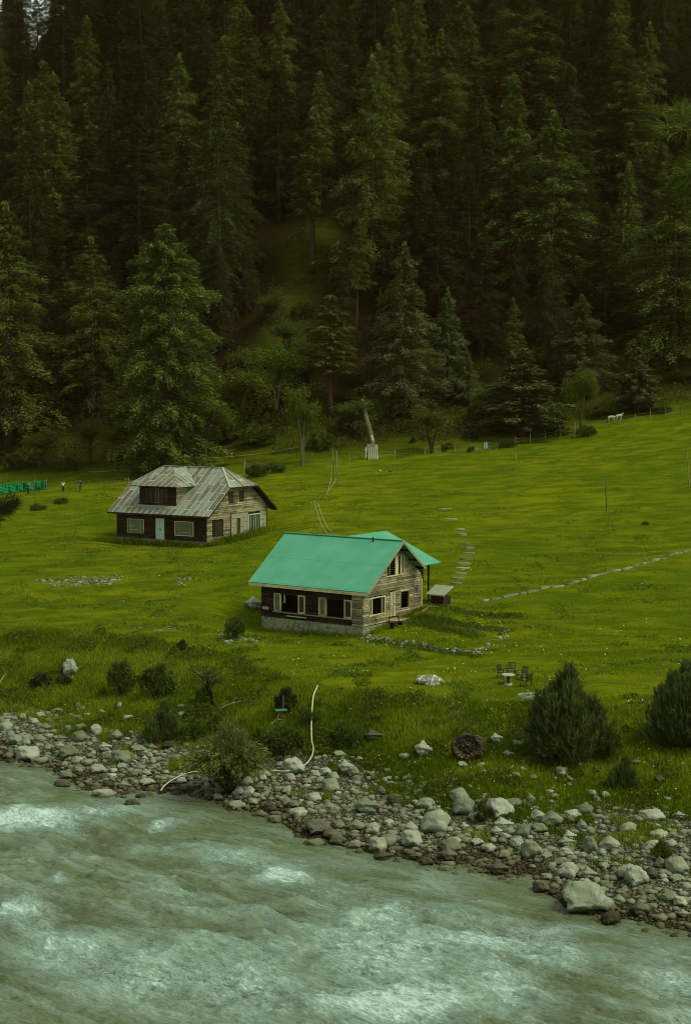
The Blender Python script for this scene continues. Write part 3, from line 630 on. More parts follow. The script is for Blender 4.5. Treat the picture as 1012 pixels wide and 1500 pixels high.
    so_ = MB(); so_.slab([(-.0, yc + 2.2, rz - .25 - sl * 2.2), (xr - .03, yc + 2.2, rz - .25 - sl * 2.2), (xr - .03, yc * 2 + .6, ev - .12), (0, yc * 2 + .6, ev - .12)], .03); so_.build('soffit', M_dark, ro)
    # dormer
    dm = MB(); zb = ev + sl * 1.15; y0 = .5
    courses(dm, 'x', y0, -1, lambda z: (-9.5, -4.5), ev + sl * (y0 + .7) - .1, 6.3, .3, .1, [(-8.9, -5.6, 4.5, 6.1)], .02)
    dob = dm.build('dormer', M_dark, g)
    ck = MB(); courses(ck, 'y', -4.5, 1, lambda z: (y0 + .1, yc - (rz - z) / sl), ev + sl * (y0 + .7), 6.3, .19, .1, []); ck.build('cheek', M_log, dob)
    ck = MB(); courses(ck, 'y', -9.5, -1, lambda z: (y0 + .1, yc - (rz - z) / sl), ev + sl * (y0 + .7), 6.3, .19, .1, []); ck.build('cheek', M_dark, dob)
    for k in range(6):
        if k in (0, 2, 3, 5): casement(dob, 'x', y0, -8.9 + k * .55, -8.9 + (k + 1) * .55 - .03, 4.5, 6.1, -1, M_darkv if k != 3 else M_post, M_glass, (2, 1), .1, 'dormer_window')
        else: q = MB(); q.box(-8.9 + k * .55, y0 + .02, 4.5, -8.9 + (k + 1) * .55 - .03, y0 + .08, 6.1); q.build('shutter', M_darkv, dob)
    e = 6.32; ap = (-7.1, 3.65, 8.12); bk = (-7.1, yc, rz + .02); l0, r0 = (-10.2, -.2, e), (-3.8, -.2, e)
    ymt = yc - (rz - e) / sl; r = MB()
    P = [l0, r0, ap]; r.slab(P, .05, [(q_[0], abs(q_[1] - 3.65) * 1.1) for q_ in P], .5)
    P = [r0, (-3.8, ymt, e), bk, ap]; r.slab(P, .05, [(q_[1], abs(q_[0] + 7.1) * 1.1) for q_ in P], .5)
    P = [ap, bk, (-10.2, ymt, e), l0]; r.slab(P, .05, [(q_[1], abs(q_[0] + 7.1) * 1.1) for q_ in P], .5)
    r.build('dormer_roof', M_rust, dob)
    q = MB(); q.bar(l0, r0, .06, .08); q.build('dormer_fascia', M_dark, dob)
    fl_ = MB(); zz = ev + sl * (y0 + .7) + .0
    fl_.slab([(-9.9, .05, ev + sl * .75 + .03), (-4.4, .05, ev + sl * .75 + .03), (-4.4, .44, ev + sl * 1.14 + .03), (-9.9, .44, ev + sl * 1.14 + .03)], .02)
    fl_.slab([(-4.44, .05, ev + sl * .75 + .033), (-4.05, .45, ev + sl * 1.15 + .03), (-3.75, 3.2, ev + sl * 3.9 + .03), (-4.44, 3.2, ev + sl * 3.9 + .033)], .02)
    fl_.build('flashing', mat_plain('dull_flashing', (.20, .235, .18), .6, .2), ro)
    return g
grey_house()

# ------------------------------------------------------------------ plants
M_bark = mat_plain('bark', (.045, .028, .015), .95, .4, 3)
M_barkp = mat_plain('pale_bark', (.11, .09, .05), .95, .4, 3)
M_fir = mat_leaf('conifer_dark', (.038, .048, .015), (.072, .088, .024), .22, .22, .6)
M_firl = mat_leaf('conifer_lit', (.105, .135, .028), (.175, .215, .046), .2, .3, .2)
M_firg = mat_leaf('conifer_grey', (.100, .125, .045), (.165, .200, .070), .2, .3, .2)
M_lea = mat_leaf('broad_leaf', (.065, .090, .010), (.11, .145, .018), .3, .5, .3)
M_wil = mat_leaf('willow_leaf', (.11, .135, .035), (.17, .20, .06), .3, .9, .1)
M_bush = mat_leaf('bush_leaf', (.052, .074, .013), (.095, .125, .022), .2, .6, .4)
M_ned = mat_leaf('pine_needles', (.055, .078, .020), (.105, .14, .038), .15, 1.0, .1)

def cards(cen, dr, length, width, rng, flat=.5):
    """a bent leaf spray per row: rhombus of two triangles as one quad; returns verts (4n,3)"""
    n = len(cen); dr = dr / np.linalg.norm(dr, axis=1, keepdims=True)
    up = np.stack([rng.normal(0, flat, n), rng.normal(0, flat, n), np.ones(n)], 1)
    sd = np.cross(dr, up); sd /= np.linalg.norm(sd, axis=1, keepdims=True) + 1e-9
    L = (length * rng.uniform(.6, 1.3, n))[:, None]; W = (width * rng.uniform(.6, 1.3, n))[:, None]
    nn = np.cross(sd, dr) * L * .12
    return np.stack([cen - dr * L * .5, cen + sd * W * .5 - dr * L * .08 + nn, cen + dr * L * .5, cen - sd * W * .5 - dr * L * .08 + nn], 1).reshape(-1, 3)
def card_mesh(name, v, mat):
    return npmesh(name, v, 4, np.arange(len(v)), mat)
def trunk_mesh(name, H, r0, mat, rng, lean=0.0, top=.9, limbs=None):
    m = MB(); pts = []; n = 8
    for i in range(n + 1):
        t = i / n; pts.append((lean * t + rng.normal(0, .012) * H * .15 * (i > 0), rng.normal(0, .01) * H * .15 * (i > 0), H * top * t - (0.9 if i == 0 else 0)))
    m.tube(pts, [r0 * (1.25 if i == 0 else 1) * (1 - .88 * i / n) for i in range(n + 1)], 7)
    for (p, q, r) in (limbs or []): m.tube([p, (Vector(p) + Vector(q)) / 2 + Vector((0, 0, .05)), q], [r, r * .7, r * .3], 4)
    me = bpy.data.meshes.new(name); me.from_pydata(m.v, [], m.f); me.materials.append(mat)
    me.polygons.foreach_set('use_smooth', np.ones(len(me.polygons), bool)); return me
def conifer(seed, H, Rr, base, prof, mat, step=.5, nb=6, dens=5.0, cl=.55, cw=.15, droop=.25, gaps=.1, flat=.34, trunk=.35, barkm=None, ups=0.0, limb=True):
    rng = np.random.default_rng(seed); C = []; Dv = []; limbs = []; step *= 1.6; dens *= 6.2
    z = base * H; k = 0
    while z < H * .985:
        t = (z - base * H) / (H * (1 - base)); R0 = Rr * prof(t) * (1 + .18 * math.sin(z * 1.7 + seed) + .1 * math.sin(z * 4.1))
        a0 = rng.uniform(0, 6.28)
        for b in range(nb):
            if rng.random() < gaps: continue
            az = a0 + b * 6.283 / nb + rng.normal(0, .25)
            L = max(.25, R0 * rng.uniform(.72, 1.12)); dr_ = np.array([cos(az), sin(az)]); lat = np.array([-sin(az), cos(az)])
            n = int(L * dens) + 4; s = rng.uniform(.12, 1, n) ** .8; lo = rng.normal(0, 1, n) * L * .17 * (1.15 - s)
            rise = .35 * L * (t ** 2) - droop * L * (1 - .5 * t)
            zz = z + rise * s + L * .16 * np.sin(s * 3.1) + rng.normal(0, .09 + .02 * L, n) - abs(lo) * .3 - .22 * rng.random(n) ** 2 * L * .5
            xy = dr_[None] * (s * L)[:, None] + lat[None] * lo[:, None]
            C.append(np.column_stack([xy, zz]))
            d = dr_[None] * .9 + lat[None] * (np.sign(lo) * rng.uniform(.1, .9, n))[:, None]
            Dv.append(np.column_stack([d, rng.normal(-.12 + ups, .3, n)]))
            if limb and rng.random() < .35: limbs.append(((0, 0, z), (dr_[0] * L * .85, dr_[1] * L * .85, z + rise * .85), .03 + .008 * L))
        z += step * rng.uniform(.75, 1.25) * (.55 + .6 * prof(t)); k += 1
    n = 50; C.append(np.column_stack([rng.normal(0, .12, n), rng.normal(0, .12, n), rng.uniform(H * .95, H, n)])); Dv.append(np.column_stack([rng.normal(0, .5, n), rng.normal(0, .5, n), np.ones(n)]))
    C = np.concatenate(C); Dv = np.concatenate(Dv)
    return (trunk_mesh('trunk', H, trunk, barkm or M_bark, rng, limbs=limbs[:160]), card_mesh('crown', cards(C, Dv, cl, cw, rng, flat), mat))
def tree(name, pair, loc, s=(1, 1, 1), rz=0, label=None, cat='tree', group=None):
    t = empty(name, loc, rz, label, cat, group); t.scale = s
    link('trunk', pair[0], t); link('crown', pair[1], t); return t

cone = lambda p: (lambda t: (1 - t) ** p * (.55 + .45 * min(1, t * 8)))
colm = lambda t: (1 - t ** 2.6) * (.7 + .3 * min(1, t * 5))
PR = {}
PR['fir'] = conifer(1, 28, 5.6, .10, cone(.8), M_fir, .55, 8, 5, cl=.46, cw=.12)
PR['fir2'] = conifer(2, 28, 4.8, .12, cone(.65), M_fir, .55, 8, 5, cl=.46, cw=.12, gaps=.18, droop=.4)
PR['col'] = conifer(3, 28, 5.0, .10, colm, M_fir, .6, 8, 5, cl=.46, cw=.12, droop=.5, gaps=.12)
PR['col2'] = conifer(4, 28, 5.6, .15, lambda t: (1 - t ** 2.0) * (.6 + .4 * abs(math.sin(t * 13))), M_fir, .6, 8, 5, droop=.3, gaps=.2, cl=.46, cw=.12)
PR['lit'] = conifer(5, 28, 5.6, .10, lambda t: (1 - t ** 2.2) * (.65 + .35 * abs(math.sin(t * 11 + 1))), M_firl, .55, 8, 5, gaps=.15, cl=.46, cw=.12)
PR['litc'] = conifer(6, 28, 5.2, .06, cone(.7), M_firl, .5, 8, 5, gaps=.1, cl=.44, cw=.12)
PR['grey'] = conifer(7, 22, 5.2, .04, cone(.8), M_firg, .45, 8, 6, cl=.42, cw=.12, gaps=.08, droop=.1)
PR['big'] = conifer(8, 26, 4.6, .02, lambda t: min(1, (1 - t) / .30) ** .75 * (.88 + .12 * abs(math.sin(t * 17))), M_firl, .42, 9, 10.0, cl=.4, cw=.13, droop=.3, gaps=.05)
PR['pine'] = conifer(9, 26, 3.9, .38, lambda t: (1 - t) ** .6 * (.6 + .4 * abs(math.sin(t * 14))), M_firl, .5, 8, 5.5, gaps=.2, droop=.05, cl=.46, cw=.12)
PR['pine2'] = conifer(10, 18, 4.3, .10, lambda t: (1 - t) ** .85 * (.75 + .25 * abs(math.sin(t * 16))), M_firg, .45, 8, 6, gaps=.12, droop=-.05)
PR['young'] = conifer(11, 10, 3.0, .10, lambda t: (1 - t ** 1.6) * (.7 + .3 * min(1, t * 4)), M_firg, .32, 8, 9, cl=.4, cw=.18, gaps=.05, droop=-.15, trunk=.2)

def broadleaf(seed, H, Rr, base, mat, nleaf=2600, cl=.3, cw=.18, barkm=None, r0=.14, stems=1, lump=7):
    rng = np.random.default_rng(seed); m = MB(); tips = []
    for s_ in range(stems):
        a = rng.uniform(0, 6.28); top = Vector((cos(a) * Rr * .25 * (stems > 1) * 1.5, sin(a) * Rr * .25 * (stems > 1) * 1.5, H * .8))
        pts = [Vector((0, 0, -.5)) , Vector((top.x * .2, top.y * .2, H * .3)), top * .75 + Vector((0, 0, .0)), top]
        pts[2].z = H * .6; m.tube(pts, [r0 * 1.1, r0 * .75, r0 * .45, r0 * .12], 6)
        for k in range(lump):
            t = rng.uniform(.35, 1); b = pts[1].lerp(pts[3], t); az = rng.uniform(0, 6.28); el = rng.uniform(.1, 1.1); L = Rr * rng.uniform(.45, .95) * (1.15 - t * .4)
            e = b + Vector((cos(az) * cos(el), sin(az) * cos(el), sin(el))) * L; e.z = min(max(e.z, base * H), H * .97)
            m.tube([b, b.lerp(e, .5) + Vector((0, 0, .1)), e], [r0 * .35, r0 * .22, r0 * .08], 4); tips += [(e, 1.0), (b.lerp(e, .6), .7)]
    for k in range(int(lump * 1.3)):     # fill the crown's volume, down to its skirt
        az = rng.uniform(0, 6.28); q = rng.random() ** .5 * Rr * .75; tips.append((Vector((cos(az) * q, sin(az) * q, H * rng.uniform(base * .8, .92) * (1 - .25 * q / Rr))), .95))
    n = nleaf; idx = rng.integers(0, len(tips), n)
    P = np.array([list(tips[i][0]) for i in idx]); sc = np.array([tips[i][1] for i in idx]) * Rr * .42
    dirs = rng.normal(0, 1, (n, 3)); dirs /= np.linalg.norm(dirs, axis=1, keepdims=True)
    C = P + dirs * (sc * rng.uniform(.15, 1, n) ** .6)[:, None] * np.array([1, 1, .9]); C[:, 2] = np.maximum(C[:, 2], base * H * .7)
    me = bpy.data.meshes.new('trunk'); me.from_pydata(m.v, [], m.f); me.materials.append(barkm or M_bark)
    return (me, card_mesh('crown', cards(C, rng.normal(0, 1, (n, 3)), cl, cw, rng, 1.5), mat))
PR['leaf'] = broadleaf(21, 8, 2.8, .12, M_lea, 7000, cl=.22, cw=.13, barkm=M_barkp, stems=2)
PR['leaf2'] = broadleaf(22, 9, 2.2, .34, M_lea, 4200, cl=.22, cw=.13, barkm=M_barkp, stems=2)
PR['leafd'] = broadleaf(23, 7, 2.6, .15, M_bush, 5200, cl=.22, cw=.13, stems=3)
PR['bare'] = broadleaf(24, 4, 2.2, .4, M_lea, 900, cl=.16, cw=.1, barkm=mat_plain('black_bark', (.018, .012, .007), .95), r0=.13, stems=3, lump=9)

def bush(seed, H, Rr, mat, n=3500, cl=.22, cw=.10, upw=.3, stems=9, sep=.9, stemmat=None, hollow=.35):
    """multi-stemmed shrub: leaves gathered in lumps at the ends of its stems"""
    rng = np.random.default_rng(seed); m = MB(); C = []; Dv = []; L_ = max(14, int(n / 90))
    for k in range(L_):
        az = rng.uniform(0, 6.28); rr = Rr * math.sqrt(rng.uniform(0, 1)) * .85; zt = H * (1 - (rr / Rr) ** 2 * .75) * rng.uniform(.35, .95)
        c = np.array([cos(az) * rr, sin(az) * rr, zt]); q = n // L_; rad = Rr * rng.uniform(.16, .34)
        d = rng.normal(0, 1, (q, 3)); d /= np.linalg.norm(d, axis=1, keepdims=True); p = c + d * (rad * rng.uniform(hollow, 1, q))[:, None]
        p[:, 2] = np.maximum(p[:, 2], .03 * H); C.append(p); Dv.append(d + np.array([0, 0, upw]) + np.array([cos(az), sin(az), 0]) * .4)
        if k < stems * 2: m.tube([(0, 0, -.3), (c[0] * .4, c[1] * .4, zt * .5), tuple(c)], [.04, .028, .01], 4)
    C = np.concatenate(C); Dv = np.concatenate(Dv)
    me = bpy.data.meshes.new('stems'); me.from_pydata(m.v, [], m.f); me.materials.append(stemmat or M_bark)
    return (me, card_mesh('foliage', cards(C, Dv, cl, cw, rng, .9), mat))
PR['bush'] = bush(31, 2.2, 1.6, M_bush); PR['bush2'] = bush(32, 1.6, 1.8, M_bush, 3000); PR['bushl'] = bush(33, 1.8, 1.5, M_lea, 3000)
PR['bushd'] = bush(34, 1.7, 1.3, mat_leaf('dark_bush_leaf', (.038, .040, .011), (.072, .074, .020), .1, .8, .2), 2600)
def plant(name, key, loc, s, label, cat='shrub', group=None, rz=None):
    t = empty(name, loc, random.uniform(0, 6.28) if rz is None else rz, label, cat, group); t.scale = s
    link('stems', PR[key][0], t); link('foliage', PR[key][1], t); return t

# ---- trees that stand out: (key, base px, base py, top py, width px, label)
def fit(key, H0, R0, bx, by, ty, wpx, name, label, Y=None, cat='tree', group=None, sink=.3, flatY=None):
    p = at(bx, by) if Y is None else Vector(ond(bx, by, Y)); 
    if Y is not None: p.z = h1(p.x, p.y)
    s = F / p.y; H = (by - ty) / s if Y is None else ((ZC - p.z) / p.y * F + 575 - ty) / s
    W = wpx / s / 2 * 1.18; rz = random.uniform(0, 6.28)
    p.z -= sink
    t = tree(name, PR[key], p, (W / R0, W / R0, (H + sink) / H0), rz, label, cat, group); return t, p, s
HERO = []
def hero(key, H0, R0, bx, by, ty, wpx, name, label, **k):
    t, p, s = fit(key, H0, R0, bx, by, ty, wpx, name, label, **k); HERO.append((bx, by, ty, wpx, p)); return t
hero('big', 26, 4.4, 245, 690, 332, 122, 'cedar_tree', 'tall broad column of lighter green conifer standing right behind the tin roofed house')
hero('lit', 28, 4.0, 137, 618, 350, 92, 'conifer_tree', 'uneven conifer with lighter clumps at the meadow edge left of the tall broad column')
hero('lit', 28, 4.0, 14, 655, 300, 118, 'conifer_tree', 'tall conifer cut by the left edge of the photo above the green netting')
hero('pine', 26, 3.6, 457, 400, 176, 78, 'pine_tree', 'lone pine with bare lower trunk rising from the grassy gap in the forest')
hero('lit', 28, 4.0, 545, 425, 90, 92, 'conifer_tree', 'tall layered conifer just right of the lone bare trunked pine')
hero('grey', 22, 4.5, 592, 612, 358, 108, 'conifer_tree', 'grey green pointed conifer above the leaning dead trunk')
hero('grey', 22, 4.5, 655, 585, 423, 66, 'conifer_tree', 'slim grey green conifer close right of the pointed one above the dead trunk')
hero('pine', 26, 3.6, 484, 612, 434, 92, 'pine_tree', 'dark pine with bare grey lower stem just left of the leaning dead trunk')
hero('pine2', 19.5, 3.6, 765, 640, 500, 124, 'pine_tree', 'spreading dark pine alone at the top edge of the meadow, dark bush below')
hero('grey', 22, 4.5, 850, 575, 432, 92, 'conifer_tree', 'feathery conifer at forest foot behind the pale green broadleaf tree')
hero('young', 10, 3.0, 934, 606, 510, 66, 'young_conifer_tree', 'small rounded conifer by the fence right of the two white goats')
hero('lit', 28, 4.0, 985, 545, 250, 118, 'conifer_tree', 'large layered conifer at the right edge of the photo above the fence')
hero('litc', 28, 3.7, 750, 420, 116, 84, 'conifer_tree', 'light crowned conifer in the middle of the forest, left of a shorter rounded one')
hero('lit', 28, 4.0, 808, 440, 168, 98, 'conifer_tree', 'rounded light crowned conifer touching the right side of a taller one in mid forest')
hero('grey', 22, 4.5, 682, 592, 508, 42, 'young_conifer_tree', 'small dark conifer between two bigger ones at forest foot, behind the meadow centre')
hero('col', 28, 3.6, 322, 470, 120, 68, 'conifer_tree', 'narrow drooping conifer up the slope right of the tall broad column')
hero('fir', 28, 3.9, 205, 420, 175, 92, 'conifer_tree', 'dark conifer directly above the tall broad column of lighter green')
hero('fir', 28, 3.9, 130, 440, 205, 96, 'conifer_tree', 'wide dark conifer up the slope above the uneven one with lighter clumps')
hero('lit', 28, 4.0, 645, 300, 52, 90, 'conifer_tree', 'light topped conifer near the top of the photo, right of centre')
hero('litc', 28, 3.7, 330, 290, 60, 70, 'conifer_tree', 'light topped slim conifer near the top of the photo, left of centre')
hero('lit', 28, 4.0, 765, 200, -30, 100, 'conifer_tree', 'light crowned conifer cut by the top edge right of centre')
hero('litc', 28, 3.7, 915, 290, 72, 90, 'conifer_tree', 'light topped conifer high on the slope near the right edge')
hero('leaf2', 9, 2.4, 443, 682, 556, 62, 'broadleaf_tree', 'thin stemmed light green broadleaf tree at the meadow edge left of the dead trunk')
hero('leaf', 8, 2.7, 850, 640, 538, 46, 'broadleaf_tree', 'small yellow green broadleaf tree beside a pale post, right of the spreading pine')
hero('leafd', 7, 2.6, 632, 664, 598, 62, 'broadleaf_tree', 'low dark twiggy tree at the meadow edge between dead trunk and spreading pine')
hero('leaf', 8, 2.7, 352, 640, 540, 90, 'broadleaf_tree', 'bushy green tree behind the right end of the tin roof')
hero('leaf', 8, 2.7, 405, 600, 505, 70, 'broadleaf_tree', 'round green tree at the foot of the grassy gap in the forest')
hero('leafd', 7, 2.6, 420, 530, 470, 56, 'broadleaf_tree', 'dark scrubby tree half way up the grassy gap in the forest')
hero('leaf', 8, 2.7, 300, 672, 575, 84, 'broadleaf_tree', 'dense bushy tree filling the gap right of the tall broad column')
hero('leafd', 7, 2.6, 372, 588, 515, 78, 'broadleaf_tree', 'darker round tree left of the grassy gap, above the cable')
hero('leafd', 7, 2.6, 520, 640, 585, 60, 'broadleaf_tree', 'low shaded bushy tree immediately left of the leaning dead trunk')
hero('leafd', 7, 2.6, 716, 628, 560, 60, 'broadleaf_tree', 'bushy dark tree merging with the left side of the spreading pine')
hero('fir', 28, 4.6, 610, 470, 250, 84, 'conifer_tree', 'shaded conifer right behind the grey green pointed one')
hero('leafd', 7, 2.6, 455, 560, 500, 56, 'broadleaf_tree', 'small shaded tree in the grassy gap left of the dark pine with bare stem')
hero('leafd', 7, 2.6, 398, 480, 430, 44, 'broadleaf_tree', 'smallest scrubby tree on the left side of the grassy gap')
hero('fir2', 28, 4.4, 705, 520, 350, 80, 'conifer_tree', 'dark conifer behind and left of the spreading meadow edge pine')
hero('col', 28, 4.6, 640, 480, 300, 80, 'conifer_tree', 'dark column shaped conifer behind the slim grey green one')
hero('fir', 28, 4.6, 885, 500, 300, 84, 'conifer_tree', 'dark conifer above the feathery one at the right forest foot')
hero('leafd', 7, 2.6, 60, 690, 630, 60, 'broadleaf_tree', 'shaded bushy tree above the right end of the green netting')
hero('leaf', 8, 2.7, 170, 690, 618, 56, 'broadleaf_tree', 'light green bushy tree just left of the tall broad column')
hero('leafd', 7, 2.6, 132, 682, 612, 50, 'broadleaf_tree', 'dark bushy tree behind the people at the fence')

# ---- the forest on the hillside
def forest():
    rg = random.Random(11); kinds = ['fir', 'fir2', 'col', 'col2', 'fir', 'col', 'col2', 'fir2', 'fir', 'col']; pts = []
    pr = {'fir': 28, 'fir2': 28, 'col': 28, 'col2': 28, 'lit': 28, 'litc': 28}
    n = 0; tries = 0; made = []
    ygap = []
    kinds += ['litc', 'lit', 'pine', 'fir2']
    while tries < 40000 and n < 268:
        tries += 1
        y = 232 + (430 - 232) * rg.random() ** 1.05; hw = .25 * y; x = rg.uniform(-hw, hw)
        if y < np.interp(x, _tp[:, 0], _tp[:, 1]) + 9: continue
        dmin = 5.4 + 1.6 * rg.random()
        if any((x - a) ** 2 + (y - b) ** 2 < dmin ** 2 for a, b in pts): continue
        z = h1(x, y); bx, by = proj(x, y, z); bx = float(bx); by = float(by)
        if by < -40: 
            if rg.random() < .65: continue
        if any(abs(bx - a) < r * .8 and abs(by - b) < r * .6 for (a, b, r) in CLR[5:]) or any((x - hp.x) ** 2 + (y - hp.y) ** 2 < (90 if _a == 457 else 20) for (_a, _b, _c, _d, hp) in HERO): continue
        if by > 585 and bx > 480 or by > 655: continue
        s = F / y; wd = 4.6 * s; H0 = rg.uniform(24, 37) * (1 - .3 * (y < 250)); ok = False
        for sh in (1, .85, .7, .58, .48):
            H = H0 * sh; ty = by - H * s; bad = ty > 650
            for (a, b, r) in CLR[:5]:      # keep the grassy gap open
                if abs(bx - a) < wd * sh * .7 + r * .5 and ty < b + 10 and by > b - r * .6: bad = True
            for (hx_, hy_, ht, hw_, hp) in HERO:   # and the upper part of the trees that stand out
                if y < hp.y + 1 and abs(bx - hx_) < (hw_ / 2 + wd * sh * .5) and ty < ht + .62 * (hy_ - ht) and by > ht: bad = True
            if not bad: ok = True; break
        if not ok: continue
        pts.append((x, y)); n += 1; made.append((x, y, z, H, bx, by, ty))
    for (x, y, z, H, bx, by, ty) in made:
        k = rg.choice(kinds)
        zone = 'left' if bx < 340 else ('right' if bx > 690 else 'middle')
        if ty < 40:
            lab = {'left': 'dark conifer in the dense stand near the top left, below the glints of sky', 'middle': 'dark conifer in the crowded stand along the middle of the top edge', 'right': 'dark conifer in the crowded stand along the top edge towards the right'}[zone]; gr = 'conifers high on the ' + zone + ' of the hillside'
        else:
            lab = {'left': 'dark conifer packed among others on the left flank of the steep hillside', 'middle': 'dark conifer packed among others around the grassy gap in mid hillside', 'right': 'dark conifer packed among others in the deep shade on the right of the hillside'}[zone]; gr = 'conifers on the ' + zone + ' of the hillside'
        sc = H / 28; wsc = rg.uniform(.9, 1.2)
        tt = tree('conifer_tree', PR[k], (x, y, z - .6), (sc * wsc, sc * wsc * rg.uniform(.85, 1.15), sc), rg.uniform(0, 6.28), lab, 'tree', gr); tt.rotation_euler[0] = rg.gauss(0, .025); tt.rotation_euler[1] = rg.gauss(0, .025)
    print('forest', n, 'tries', tries)
forest()
#@@PART3
# ------------------------------------------------------------------ rocks
def rock_mesh(seed, flat=.7, ang=0.0, sub=4):
    import bmesh
    bm = bmesh.new(); bmesh.ops.create_icosphere(bm, subdivisions=sub, radius=1)
    rng = np.random.default_rng(seed); v = np.array([list(q.co) for q in bm.verts]); n0 = v.copy()
    ax = rng.normal(0, 1, (9, 3)); ax /= np.linalg.norm(ax, axis=1, keepdims=True); dd = rng.uniform(.62, .9, 9)
    for a, d in zip(ax, dd):                       # worn facets
        h = v @ a; over = np.maximum(h - d, 0); v -= a[None] * (over * (.75 + .2 * ang))[:, None]
    f = fbm(n0[:, 0] * 1.3 + seed, n0[:, 1] * 1.3 + n0[:, 2] * 1.7, seed, 4); g = fbm(n0[:, 0] * 4 + n0[:, 2] * 3, n0[:, 1] * 4 - n0[:, 2] * 2, seed + 9, 3)
    v *= (1 + .28 * f + .11 * g + ang * .25 * np.abs(g))[:, None]; v *= np.array([1, rng.uniform(.7, .95), flat])
    for q, c in zip(bm.verts, v): q.co = c
    me = bpy.data.meshes.new('rock'); bm.to_mesh(me); bm.free()
    me.polygons.foreach_set('use_smooth', np.ones(len(me.polygons), bool))
    mx = np.abs(v).max(0); return me, mx
M_rk = mat_rock('river_stone', (.17, .185, .125), (.29, .325, .235), (.11, .10, .055))
M_rkp = mat_rock('pale_stone', (.195, .22, .155), (.295, .34, .26), (.12, .115, .065))
M_rkd = mat_rock('brown_stone', (.060, .058, .036), (.115, .110, .068), (.045, .042, .022))
RK = {}
for tone, m in (('g', M_rk), ('p', M_rkp), ('d', M_rkd)):
    RK[tone] = []
    for k in range(7):
        me, mx = rock_mesh(100 + k * 7, (.62, .75, .5, .85, .68, .55, .8)[k], (.1, .5, .2, 0, .9, .3, 0)[k]); me.materials.append(m); RK[tone].append((me, mx))
PTS = []
def rock(px, py, w, h, tone='g', label=None, var=None, name='boulder', rz=None, group=None, at3=None, cat=None, roll=0, sink=.22):
    p = at(px, py - h * .12, 50) if at3 is None else at3
    s = F / p.y; W = w / s; Hh = h / s; i = random.randrange(7) if var is None else var; me, mx = RK[tone][i]
    o = bpy.data.objects.new(name, me); col.objects.link(o)
    sx = W / 2 / mx[0]; sz = max(Hh / 2 / mx[2] * 1.05, .1); sy = min(W, Hh * 1.3) / 2 / mx[1] * 1.1 if W > Hh else W / 2 / mx[1]
    o.scale = (sx, sy, sz); o.location = (p.x, p.y + sy * mx[1] * .2, max(p.z, -.12) + sz * mx[2] * (1 - 2 * sink)); o.rotation_euler = (random.uniform(-.1, .1), random.uniform(-.12, .12) + roll, random.uniform(-.35, .35) if rz is None else rz)
    PTS.append((p.x, p.y, W / 2))
    return tag(o, label, cat or name.split('_')[-1], group)
